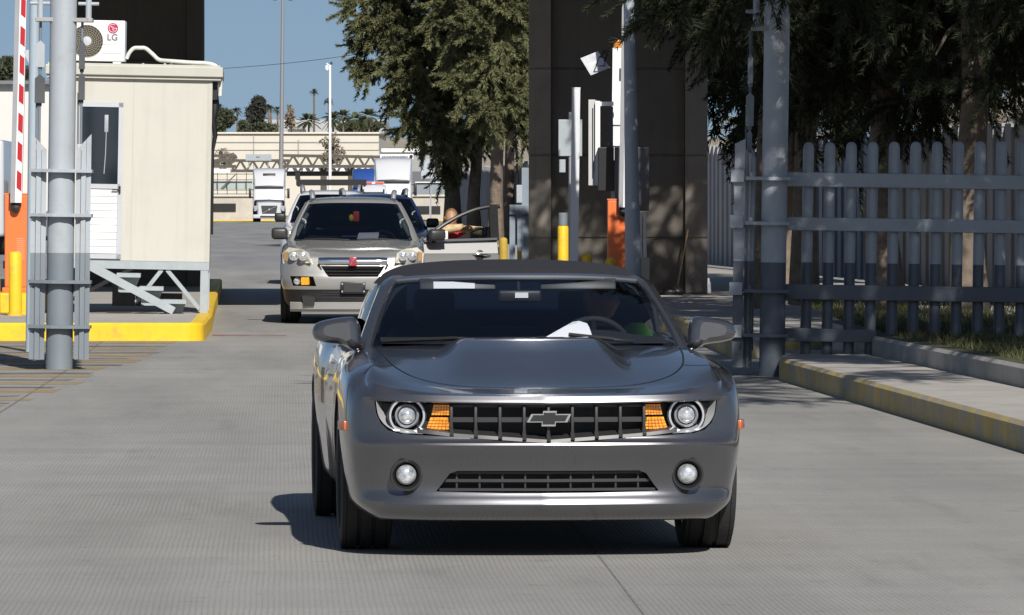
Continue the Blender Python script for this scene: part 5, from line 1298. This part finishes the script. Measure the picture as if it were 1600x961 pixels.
for x in (-.62,.58):
    for y in (.0,1.0): m = MB(); m.box(x,x+.04,y,y+.05,-.06,.08); m.build('foot', BLK, rk, 0)
m = MB(); m.box(-.72,-.62,-.1,.1,.2,.34); m.build('end_bracket', BLK, rk, 0)
bsv = make_suv('dark blue car just visible behind the right side of the champagne car', -2.32, 98.8, R(3.0), BLUEP, BLUEP, full=False, rail=True)
bsv.scale = (1,1,1.04)
# ------------------------------------------------------------------ road tractors in the yard
def truck(label, x, d, rz, paint, w=2.46, H=4.0, fairing=True, sleeper=None, flat=False, group=None):
    o = thing('tractor_truck', label, 'truck', (x,d,0), rz, group=group); hw = w/2
    def rows(sec):                                          # stacked outline: (y, half width, z0, z1) with rounded edges
        P = []
        for y, a, z0, z1 in sec:
            c = .10*min(1,a); P.append([(-a,y,z0),(-a,y,z1-c*1.6),(-a+c*.4,y,z1-c*.5),(-a+c*1.5,y,z1),(0,y,z1+.03),(a-c*1.5,y,z1),(a-c*.4,y,z1-c*.5),(a,y,z1-c*1.6),(a,y,z0)])
        return P
    m = MB(); m.grid(pchip(np.array(rows([(0.0,hw*.62,.55,1.20),(.10,hw*.70,.50,1.30),(.5,hw*.76,.50,1.40),(1.3,hw*.82,.5,1.52)])),3)); m.add(rows([(0,hw*.62,.55,1.20)])[0],[list(range(9))]); m.build('hood', paint, o, 40)
    for s in (-1,1):
        m = MB(); m.grid(pchip(np.array([[(s*hw*.60,.05,.45),(s*hw*.60,.05,1.10),(s*hw*.88,.12,1.08),(s*hw*.98,.25,.95),(s*hw*.98,.25,.45)],[(s*hw*.6,.6,.5),(s*hw*.6,.6,1.2),(s*hw*.9,.6,1.22),(s*hw*1.0,.6,1.1),(s*hw*1.0,.6,.75)],[(s*hw*.6,1.3,.5),(s*hw*.6,1.3,1.15),(s*hw*.9,1.3,1.12),(s*hw,1.3,1.0),(s*hw,1.3,.5)]]),3)); fd = m.build('wing', paint, o, 40)
        m = MB(); m.prism([(s*hw*.66,.02,1.05),(s*hw*.80,.04,.80),(s*hw*.93,.10,.82),(s*hw*.90,.08,1.12),(s*hw*.74,.03,1.26)],(0,.15,0)); m.build('headlight', LENS, o, 0)
        wheel(o, s*(hw-.17), 1.0, .51, .30, TYRE, RIM, s)
        wheel(o, s*(hw-.32), 5.2, .51, .55, TYRE, RIM, s)
        m = MB(); m.box(s*(hw+.20)-.09,s*(hw+.20)+.09,1.35,1.45,1.75,2.5,bev=.03); m.bar((s*(hw+.18),1.4,2.4),(s*hw*.95,1.5,2.4),.04,.04); m.bar((s*(hw+.18),1.4,1.85),(s*hw*.95,1.5,1.85),.04,.04); m.build('mirror', BLK, o, 40)
    m = MB(); m.prism([(-hw*.42,-.03,.62),(hw*.42,-.03,.62),(hw*.50,-.005,1.22),(-hw*.50,-.005,1.22)],(0,.08,0)); g = m.build('grille', DGREY, o, 0)
    m = MB(); m.bar((-hw*.40,-.05,.66),(hw*.42,-.05,1.16),.04,.09,up=(0,-1,0)); m.lathe([(.09,0),(.08,.02),(.001,.03)],(0,-.06,.91),(0,-1,0),16); m.build('grille_badge', SATIN, g, 40)
    m = MB(); m.box(-hw*.98,hw*.98,-.08,.5,.26,.56,bev=.07,seg=3); b = m.build('bumper', paint, o, 40)
    m = MB(); m.box(-hw*.55,hw*.55,-.09,-.06,.33,.46); m.build('bumper_slot', DGREY, b, 0)
    # cab with windscreen
    m = MB(); m.grid(pchip(np.array(rows([(1.25,hw*.92,.6,1.65),(1.55,hw*.93,.6,2.60),(1.8,hw*.95,.6,2.70),(3.6,hw*.98,.6,2.72)])),2)); m.build('cab', paint, o, 40)
    m = MB(); m.grid([[(u*hw*.80,1.24+.29*v-.02+.03*u*u,1.54+.98*v) for u in np.linspace(-1,1,9)] for v in np.linspace(0,1,4)]); m.build('windscreen', TRUCKGLASS, o, 60)
    m = MB(); m.box(-.012,.012,1.22,1.26,1.68,1.72); m.box(-hw*.86,hw*.86,1.36,1.50,2.53,2.66,bev=.03); m.build('sun_visor', DGREY, o, 30)
    top = H
    m = MB(); m.grid(pchip(np.array(rows([(1.50,hw*.88,2.55,2.68),(1.75,hw*.90,2.55,3.10),(2.4,hw*.95,2.55,top-.2),(3.2,hw*.99,2.55,top),(4.4,hw,2.55,top)])),3)); m.add(rows([(4.4,hw,.7,top)])[0],[list(range(9))]); m.build('roof_fairing', sleeper or paint, o, 40)
    if fairing:
        m = MB(); m.box(-hw*.38,hw*.38,2.0,2.2,top-.62,top-.40,bev=.03, rot=Matrix.Rotation(R(-30),3,'X')); m.build('roof_window', BLK, o, 30)
    else:
        for a in (-.8,-.12,.05,.12,.8):
            m = MB(); m.box(a*hw-.03,a*hw+.03,1.62,1.7,2.74,2.86,bev=.01); m.build('marker_lamp', MARK, o, 0)
    m = MB(); m.box(-hw*.98,hw*.98,3.61,4.39,.7,2.54); m.build('sleeper', sleeper or paint, o, 0)
    m = MB(); m.box(-.5,.5,.6,6.0,.5,.9); m.build('chassis', BLK, o, 0)
    return o
TRUCKGLASS = M('truck_glass',(.03,.04,.05),.05,spec=1.,coat=1)
YG = 'road tractors parked in the yard'
truck('white road tractor with tall roof fairing parked before the stone wall', (421-800)/21., 423, R(2.5), WHITEP, group=YG)
ht = truck('white tractor with high sleeper right of the blue cab', (614-800)/24.5, 363, R(1.), WHITEP, H=3.98, fairing=False, group=YG); ht.scale = (1,1,1.09)
truck('blue cab peeping out left of the white high sleeper truck', (577-800)/20.5, 430, R(1.), BLUET, H=4.0, fairing=False, group=YG)
va = thing('van', 'white van with red roof lights between the white car and the blue cab', 'van', (-8.41,345,0), R(1)); va.scale = (.9,1,1.22)
m = MB(); m.grid(pchip(np.array([[(-.95,y,.4),(-.97,y,z*.6),(-.85,y,z-.08),(-.6,y,z),(.6,y,z),(.85,y,z-.08),(.97,y,z*.6),(.95,y,.4)] for y,z in ((0,.95),(.3,1.05),(1.0,1.25),(1.7,2.0),(2.2,2.12),(5,2.12),(5.2,1.9))]),3)); m.build('body', WHITEP, va, 40)
m = MB(); m.grid([[(u*.75,1.02+.58*v-.02,1.28+.58*v+.02) for u in (-1,0,1)] for v in (0,.5,1)]); m.build('windscreen', TRUCKGLASS, va, 40)
m = MB(); m.box(-.72,.72,1.9,2.05,2.13,2.25,bev=.03); lb_ = m.build('light_bar', WHITE, va, 30)
m = MB(); m.box(-.70,-.1,1.89,1.9,2.15,2.235); m.box(.1,.70,1.89,1.9,2.15,2.235); m.build('red_lens', M('red_lens',(.6,.04,.04),.3), lb_, 0)
for s in (-1,1):
    for y in (.9,4.2): wheel(va, s*.85, y, .34, .22, TYRE, RIM, s)
# bus at the far left, cut by the frame
bu = thing('box_truck', 'white truck at the far left with an amber lamp above its windscreen', 'truck', (-16.3,170,0), R(1))
m = MB(); m.box(-1.22,1.12,.0,7,.55,3.45,bev=.12,seg=3); m.build('body', WHITEP, bu, 40)
m = MB(); m.box(-1.05,.98,-.02,.02,2.22,3.16,bev=.008); m.build('windscreen', TRUCKGLASS, bu, 0)
for a in (-1.,-.2,.2,.80):
    m = MB(); m.sphere((a,-.01,3.32),.09,12,0,(1,.4,.6)); m.build('marker_lamp', AMBER, bu, 50)
m = MB(); m.box(-1.,.95,-.03,.0,.75,1.3,bev=.01); m.build('grille', DGREY, bu, 0)
for s in (-1,1): wheel(bu, s*.98-.05, 1.4, .5, .28, TYRE, RIM, s)
# ------------------------------------------------------------------ the yard, the far building and the hill
m = MB(); m.grid([[(x, y, float(np.interp(y,[640,690,760,1000,1600],[0,6,9.3,11,14]))+(.8*math.sin(x*.03+y*.01) if y>660 else 0)) for y in (640,690,760,1000,1600)] for x in np.linspace(-500,500,26)])
tag(m.build('hill', M('dry_hill',(.30,.27,.21),.95,var=.2,vs=.05), None, 60), kind='structure')
def wbox(m, px0, px1, py0, py1, d, dep, mi=0, bev=0):
    a = W(px0,py1,d); b = W(px1,py0,d); m.box(a[0],b[0],d,d+dep,max(0,a[2]),b[2],mi,bev)
def at0(px, d): return ((px-800)*d/F, d, 0)
def local(m, o): 
    l = o.location; m.v = [(v[0]-l[0], v[1]-l[1], v[2]-l[2]) for v in m.v]; return m
o = thing('warehouse', 'long cream flat-roofed warehouse below the palms at the far end', 'building', at0(450,600))
m = MB(); wbox(m, 150, 592, 209, 400, 600, 35); local(m,o).build('wall', BEIGE, o, 0)
m = MB(); wbox(m, 148, 594, 206.5, 209, 599.7, 35.5); local(m,o).build('roof_edge', M('cream_edge',(.66,.60,.50),.8), o, 0)
m = MB(); wbox(m, 150, 592, 221.5, 222.8, 599.9, .05); wbox(m,150,592,234,234.6,599.9,.05); local(m,o).build('string_course', M('grey_band',(.36,.36,.36),.8), o, 0)
m = MB(); wbox(m, 466, 467, 218, 245, 599.8, .1); wbox(m, 396,397,210,262,599.9,.06); local(m,o).build('downpipe', STEEL, o, 0)
o = thing('office_block', 'grey shed with a white roof edge behind the white sleeper truck', 'building', at0(650,560))
m = MB(); wbox(m, 592, 700, 236, 400, 560, 25); local(m,o).build('wall', M('grey_shed',(.30,.30,.29),.8,var=.06,vs=.5), o, 0)
m = MB(); wbox(m, 596, 690, 232, 238, 559.6, 10); local(m,o).build('roof_edge', WHITE, o, 0)
m = MB(); wbox(m, 592, 690, 268, 300, 559.8, .2); local(m,o).build('dark_band', M('slate_band',(.12,.12,.13),.7), o, 0)
o = thing('pale_tower_block', 'pale grey building rising behind the palms on the hill', 'building', at0(510,900))
m = MB(); wbox(m, 385, 600, 187, 330, 900, 40); local(m,o).build('wall', M('pale_grey_block',(.38,.39,.40),.8,var=.05,vs=.3), o, 0)
m = MB(); wbox(m, 450, 476, 202, 215, 880, 6); local(m,o).build('roof_hut', M('dark_hut',(.10,.10,.10),.8), o, 0)
# low stone planter wall with dark openings
for k, (p0, p1, lab, ops) in enumerate(((200,445,'pale stone yard wall with a long dark opening left of the white tractor',((331,368.5,318,330.5),(230,300,318,330.5))),(640,697,'pale stone yard wall with dark openings behind the sign on a post',((651,671,322,334),(674,688,322,334))))):
    o = thing('yard_wall', lab, 'wall', at0((p0+p1)/2,442), group='stone yard walls')
    m = MB(); wbox(m, p0, p1, 307, 347, 442, 1.2); local(m,o).build('wall', STONE, o, 0)
    m = MB(); wbox(m, p0-1, p1+1, 304, 306.8, 441.8, 1.6); local(m,o).build('coping', M('coping_'+str(k),(.55,.52,.46),.8), o, 0)
    for (a,b,c,e) in ops:
        m = MB(); wbox(m, a, b, c, e, 441.9, .3); local(m,o).build('opening', BLK, o, 0)
    m = MB(); wbox(m, p0, p1, 343.2, 349, 440.5, .9); tag(m.build('yellow_kerb', YELLOW, None, 0), kind='structure')
m = MB(); wbox(m, 425, 660, 343.5, 349, 441, .9); tag(m.build('yellow_kerb', YELLOW, None, 0), kind='structure')
# railings and glazed panels
o = thing('railing', 'steel railing with pale panels on top of the stone yard wall', 'railing', at0(360,444))
m = MB()
for py in (272,281,297,303): wbox(m, 200, 400, py-.5, py+.6, 444, .1)
for px in range(205,402,15): wbox(m, px-.5, px+.5, 270, 305, 444, .1)
m.bar(W(345,295,444),W(368,273,444),.08,.08); local(m,o).build('rail', STEEL_B, o, 0)
m = MB(); wbox(m, 200, 394, 283, 296, 444.3, .06); local(m,o).build('panel', M('pale_green_panel',(.36,.42,.40),.4,var=.1,vs=.8), o, 0)
m = MB(); wbox(m, 200, 360, 264, 270, 446, 2); local(m,o).build('canopy', WHITE, o, 0)
o = thing('ticket_fence', 'white framed grey panel fence beyond the sign on a post', 'fence', at0(670,444))
m = MB(); wbox(m, 648, 697, 285.5, 305, 445, .1); local(m,o).build('panel', M('slate_panel',(.22,.25,.27),.5), o, 0)
m = MB(); wbox(m, 647, 698, 284, 285.6, 444.8, .2); wbox(m,647,648.5,284,306,444.8,.2); wbox(m,672,673,284,306,444.8,.2); local(m,o).build('frame', WHITE, o, 0)
# lattice gantries
def gantry(lab, px0, px1, pyt, pyb, d, n, slope=0, leg=()):
    o = thing('truss_gantry', lab, 'gantry', at0((px0+px1)/2,d), group='rusty lattice gantries'); m = MB()
    for dd in (0,2.2):
        m.bar(W(px0,pyt,d+dd),W(px1,pyt+slope,d+dd),.24,.24); m.bar(W(px0+ (10 if n%2 else 0),pyb,d+dd),W(px1,pyb,d+dd),.24,.24)
        for k in range(n):
            a = px0+(px1-px0)*k/n; b = px0+(px1-px0)*(k+1)/n; mid = (a+b)/2
            m.bar(W(a,pyt,d+dd),W(mid,pyb,d+dd),.19,.19); m.bar(W(mid,pyb,d+dd),W(b,pyt,d+dd),.15,.15)
    for k in range(0,n+1,2):
        a = px0+(px1-px0)*k/n; m.bar(W(a,pyt,d),W(a,pyt,d+2.2),.1,.1)
    local(m,o).build('truss', STEEL_B, o, 0)
    for px in leg:
        m = MB(); m.bar((W(px,pyb,d)[0],d+1,0),(W(px,pyb,d)[0],d+1,W(px,pyb,d)[2]),.5,.5,up=(0,1,0)); local(m,o).build('leg', STEEL_B, o, 0)
gantry('rusty lattice gantry behind the white roof fairing, left of the lamp mast', 300, 452, 251, 267, 480, 8)
gantry('rusty lattice gantry with upper girder at the far left beside the booth', 250, 369, 243.5, 260, 470, 6)
gantry('long rusty lattice gantry right of the lamp mast', 438, 640, 243, 260, 465, 10, 3, (505,548))
m_ = thing('girder', 'white concrete girder under the long lattice gantry', 'girder', at0(500,468))
m = MB(); wbox(m, 448, 640, 262.5, 268, 468, 2); local(m,m_).build('beam', WHITE, m_, 0)
m = MB(); wbox(m, 448, 640, 268, 275, 468.5, 1.5); local(m,m_).build('shadow_side', STEEL_B, m_, 0)
o = thing('direction_board', 'grey blank board on the gantry above the white roof fairing', 'sign', at0(404,468))
m = MB(); wbox(m, 384, 403.5, 241, 251, 468, .15); wbox(m, 404, 424, 241, 251, 468, .15); local(m,o).build('board', M('board_grey',(.33,.37,.40),.5), o, 0)
m = MB(); wbox(m, 388, 390, 251, 262, 468.2, .1); wbox(m, 418, 420, 251, 262, 468.2, .1); wbox(m,401,406,243.5,245,467.9,.05); local(m,o).build('bracket', STEEL, o, 0)
o = thing('road_sign', 'blank back of a square sign on a thin post before the stone wall', 'sign', at0(673,436))
m = MB(); wbox(m, 658, 672.4, 249, 279, 436, .06); wbox(m, 673, 688, 249, 279, 436, .06); local(m,o).build('plate', M('sign_back_pale',(.42,.46,.50),.4,.2), o, 0)
m = MB(); wbox(m, 672, 674, 249, 349, 436.1, .1); local(m,o).build('pole', STEEL, o, 0)
o = thing('name_board', 'white board with grey lettering above the high sleeper truck', 'sign', at0(620,372))
m = MB(); wbox(m, 594, 646, 240.5, 248.5, 372, .2); wbox(m, 600, 604, 248.5, 400, 372.3, .15); wbox(m, 636,640,248.5,400,372.3,.15); local(m,o).build('board', WHITE, o, 0)
m = MB(); rng = random.Random(5); px = 597
while px < 636:
    w = rng.uniform(1,3); wbox(m, px, px+w, 243.2, 246, 371.9, .05); px += w+rng.uniform(.4,1)
local(m,o).build('lettering', STEEL, o, 0)
m = MB(); c = W(642.5,244.5,371.9); m.lathe([(.11,0),(.11,.04)],c,(0,-1,0),18); local(m,o).build('disc', BLK, o, 0)
# masts
o = thing('lamp_mast', 'tall grey floodlight mast with twin lamps at its top', 'lamp mast', at0(438.5,450), rot=(0,R(.6),0))
m = MB(); m.lathe([(.21,0),(.16,8),(.11,17.6)],(0,0,0),n=16); m.build('shaft', M('mast_grey',(.26,.26,.27),.5,.3), o, 50)
for s in (-1,1):
    m = MB(); m.bar((0,0,17.45),(s*.5,0,17.5),.06,.06); m.sphere((s*.62,0,17.5),.22,12,0,(1.2,.8,.5)); m.build('lamp_head', STEEL, o, 50)
o = thing('camera_pole', 'slender white pole topped by a dome camera', 'camera pole', at0(515.8,300))
m = MB(); m.lathe([(.09,0),(.075,4),(.06,8.75)],(0,0,0),n=14); m.build('shaft', WHITE, o, 50)
m = MB(); m.bar((0,0,8.72),(-.18,0,8.85),.05,.05); m.lathe([(.06,8.75),(.10,8.65),(.10,8.52),(.06,8.44),(.001,8.42)],(-.17,0,0),n=14); m.build('dome_camera', WHITE, o, 50)
m = MB(); m.box(.01,.13,-.06,.06,8.78,8.92,bev=.02); m.build('sensor_box', DGREY, o, 0)
o = thing('cable', 'thin overhead cable crossing the sky from the booth to the trees', 'cable', W(345,105,260))
m = MB(); a = Vector(W(250,112,260)); b = Vector(W(700,62,230)); m.sweep([a+(b-a)*t+Vector((0,0,-.25*math.sin(math.pi*t)+.0)) for t in np.linspace(0,1,25)],.011,5); local(m,o).build('strand', BLK, o, 60)
o = thing('depot', 'white depot building with dark roof edge behind the striped boom', 'building', at0(30,230))
m = MB(); wbox(m, -500, 140, 131, 330, 230, 20); local(m,o).build('wall', M('depot_white',(.62,.60,.57),.8,var=.04,vs=.4,streak=.12), o, 0)
m = MB(); wbox(m, -502, 142, 126, 131.5, 229.6, 20); local(m,o).build('roof_edge', M('roof_edge_grey',(.16,.16,.17),.7), o, 0)
# far trees
def leaf_tree(lab, px, d, py_top, py_base, wpx, n, seed, mat=LEAF_FAR, ls=.35, name='distant_tree', lobes=7, group=None, z0=None):
    rng = np.random.default_rng(seed); s = F/d
    zt = CH-(py_top-HY)/s; zb = CH-(py_base-HY)/s
    o = thing(name, lab, 'tree', ((px-800)/s, d, zb), group=group); Hh = zt-zb; rw = wpx/s/2
    mb = MB(); mb.tube((0,0,-.3),(rng.uniform(-.2,.2),0,Hh*.7),rw*.12,rw*.04,8); mb.build('trunk', BARK, o, 50)
    bl = []
    for k in range(lobes):
        t = rng.uniform(.25,.92); bl.append((rng.uniform(-.6,.6)*rw*(1.1-t*.7), rng.uniform(-.5,.5)*rw, Hh*t, rw*rng.uniform(.45,.75), rw*.5, Hh*rng.uniform(.14,.26)))
    p, v = blob_points(rng, bl, n); V = p[:,None,:]+rng.normal(0,ls*.6,(n,3,3)); link('crown', tri_mesh('crown', V, mat), o); return o
def palm(lab, px, d, py_top, py_base, rpx, seed, group='palms on the hill beyond the warehouse', skirt=False):
    rng = np.random.default_rng(seed); s = F/d
    zt = CH-(py_top-HY)/s; zb = CH-(py_base-HY)/s; r = 1.3*rpx/s; H = zt-zb-r*.6
    o = thing('palm_tree', lab, 'palm', ((px-800)/s, d, zb), group=group)
    mb = MB(); mb.sweep(pchip([(0,0,-.5),(.05,0,H*.5),(0,0,H)],4), list(np.linspace(.15,.10,9)), 8); mb.build('trunk', BARK, o, 50)
    T = []
    nf = 44
    for k in range(nf):
        a = rng.uniform(0,2*math.pi); el = rng.uniform(-.7,1.35); dv = np.array((math.cos(a)*math.cos(el), math.sin(a)*math.cos(el), math.sin(el))); sdv = np.cross(dv,(0,0,1)); sdv /= np.linalg.norm(sdv)+1e-6
        for q in range(14):
            t = .25+.75*q/13; c = np.array((0,0,H))+dv*r*t+np.array((0,0,-.35*r*t*t)); 
            for sg in (-1,1):
                tip = c+dv*r*.22+sdv*sg*r*.20*math.sin(math.pi*min(1,t+.1))+np.array((0,0,-r*.06)); w_ = dv*r*.08
                T.append((c-w_, c+w_, tip))
    link('crown', tri_mesh('crown', np.array(T), PALM), o); return o
PG = 'palms on the hill beyond the warehouse'
palm('short palm directly above the left end of the warehouse roof', 343, 705, 163, 215, 8, 1)
palm('slim palm left of the dense round tree', 370.5, 705, 168, 215, 7, 2)
palm('slim palm touching the right side of the dense round tree', 419.5, 705, 163, 215, 6, 3)
palm('twin palm just right of the dense round tree', 423, 720, 165, 212, 5, 4)
palm('slim palm just left of the lamp mast', 433.5, 705, 167, 214, 6, 5)
palm('tallest thin palm with a small tuft left of the camera pole', 490.5, 705, 139, 214, 5.5, 6)
palm('bushy low palm at the foot of the tallest thin palm', 482, 700, 178, 216, 14, 7)
palm('palm whose small tuft sits behind the camera pole', 513.5, 715, 153, 212, 6, 8)
palm('bushy palm right of the camera pole', 520, 700, 175, 216, 14, 9)
palm('bushy palm in the middle of the row right of the camera pole', 536, 700, 172, 216, 13, 10)
palm('dull bushy palm right of the middle of the row', 553, 705, 176, 216, 13, 11)
palm('bushy palm at the right end of the row near the casuarina', 576, 700, 171, 216, 14, 12)
palm('low bushy palm between the last palms of the row', 566, 710, 182, 216, 12, 13)
leaf_tree('dense round dark tree among the slim palms', 402, 700, 155, 213, 36, 5200, 31, ls=.30, lobes=13, mat=M('dense_dark_leaves',(.035,.038,.028),.85,var=.3,vs=.5))
leaf_tree('broad green tree above the left end of the warehouse', 352, 700, 176, 214, 38, 3600, 32, ls=.3, lobes=10)
leaf_tree('low green clump left of the dense round tree', 382, 695, 188, 215, 20, 1500, 33, ls=.26)
leaf_tree('low spiky bush below the dense round tree', 412, 690, 196, 215, 50, 2200, 34, ls=.35, lobes=10)
leaf_tree('small bush beside the camera pole against the warehouse wall', 516, 585, 213, 262, 46, 1100, 35, mat=DRY, ls=.22, lobes=12, z0=0)
leaf_tree('sparse dry bush at the left against the warehouse wall', 352, 585, 232, 262, 40, 500, 36, mat=DRY, ls=.2)
leaf_tree('bare twiggy tree just right of the lamp mast', 455, 698, 170, 214, 20, 420, 37, mat=DRY, ls=.28)
leaf_tree('dark tree rising over the depot roof at the far left', 8, 300, 92, 135, 44, 3000, 38, ls=.16, lobes=9)
leaf_tree('dark bush over the depot roof beside the striped boom', 40, 300, 104, 135, 30, 1500, 39, ls=.15)
leaf_tree('low hedge of mixed green behind the row of bushy palms', 560, 730, 190, 214, 90, 3200, 40, ls=.35, lobes=16)
# ------------------------------------------------------------------ light, sky, camera
SUN_AZ, SUN_EL = R(180-14), R(36)      # azimuth clockwise from +Y (north): behind the camera, slightly to the right
sd = Vector((math.sin(SUN_AZ)*math.cos(SUN_EL), math.cos(SUN_AZ)*math.cos(SUN_EL), math.sin(SUN_EL)))
sl = bpy.data.lights.new('sun', 'SUN'); sl.energy = 4.8; sl.angle = R(.5); sl.color = (1, .955, .89)
so = bpy.data.objects.new('sun', sl); COL.objects.link(so); so.rotation_euler = (-sd).to_track_quat('-Z', 'Y').to_euler()
w = bpy.data.worlds.new('World'); SC.world = w; w.use_nodes = True
nt = w.node_tree; bg = nt.nodes['Background']; sk = nt.nodes.new('ShaderNodeTexSky'); sk.sky_type = 'NISHITA'
sk.sun_disc = False; sk.sun_elevation = SUN_EL; sk.sun_rotation = SUN_AZ; sk.altitude = 300; sk.air_density = 1.0; sk.dust_density = .9; sk.ozone_density = 2.0
tc = nt.nodes.new('ShaderNodeTexCoord'); ad = nt.nodes.new('ShaderNodeVectorMath'); ad.operation = 'ADD'; ad.inputs[1].default_value = (0,0,.13)
nm = nt.nodes.new('ShaderNodeVectorMath'); nm.operation = 'NORMALIZE'
nt.links.new(tc.outputs['Generated'], ad.inputs[0]); nt.links.new(ad.outputs[0], nm.inputs[0]); nt.links.new(nm.outputs[0], sk.inputs[0])
hs = nt.nodes.new('ShaderNodeHueSaturation'); hs.inputs['Saturation'].default_value = .97; hs.inputs['Hue'].default_value = .5
nt.links.new(sk.outputs[0], hs.inputs['Color']); nt.links.new(hs.outputs[0], bg.inputs[0]); bg.inputs[1].default_value = .06
cam = bpy.data.cameras.new('camera'); co = bpy.data.objects.new('camera', cam); COL.objects.link(co)
cam.sensor_width = 36; cam.lens = 36*F/1600; cam.clip_start = .5; cam.clip_end = 6000
co.location = (0, 0, CH); co.rotation_euler = (R(90)-math.atan((480.5-HY)/F), 0, 0)
SC.camera = co
SC.view_settings.view_transform = 'Standard'; SC.view_settings.look = 'None'; SC.view_settings.gamma = 1; SC.view_settings.exposure = .2
SC.view_settings.use_curve_mapping = False
SC.cycles.max_bounces = 8; SC.cycles.transparent_max_bounces = 16; SC.cycles.use_denoising = True
SC.cycles.caustics_reflective = False; SC.cycles.caustics_refractive = False
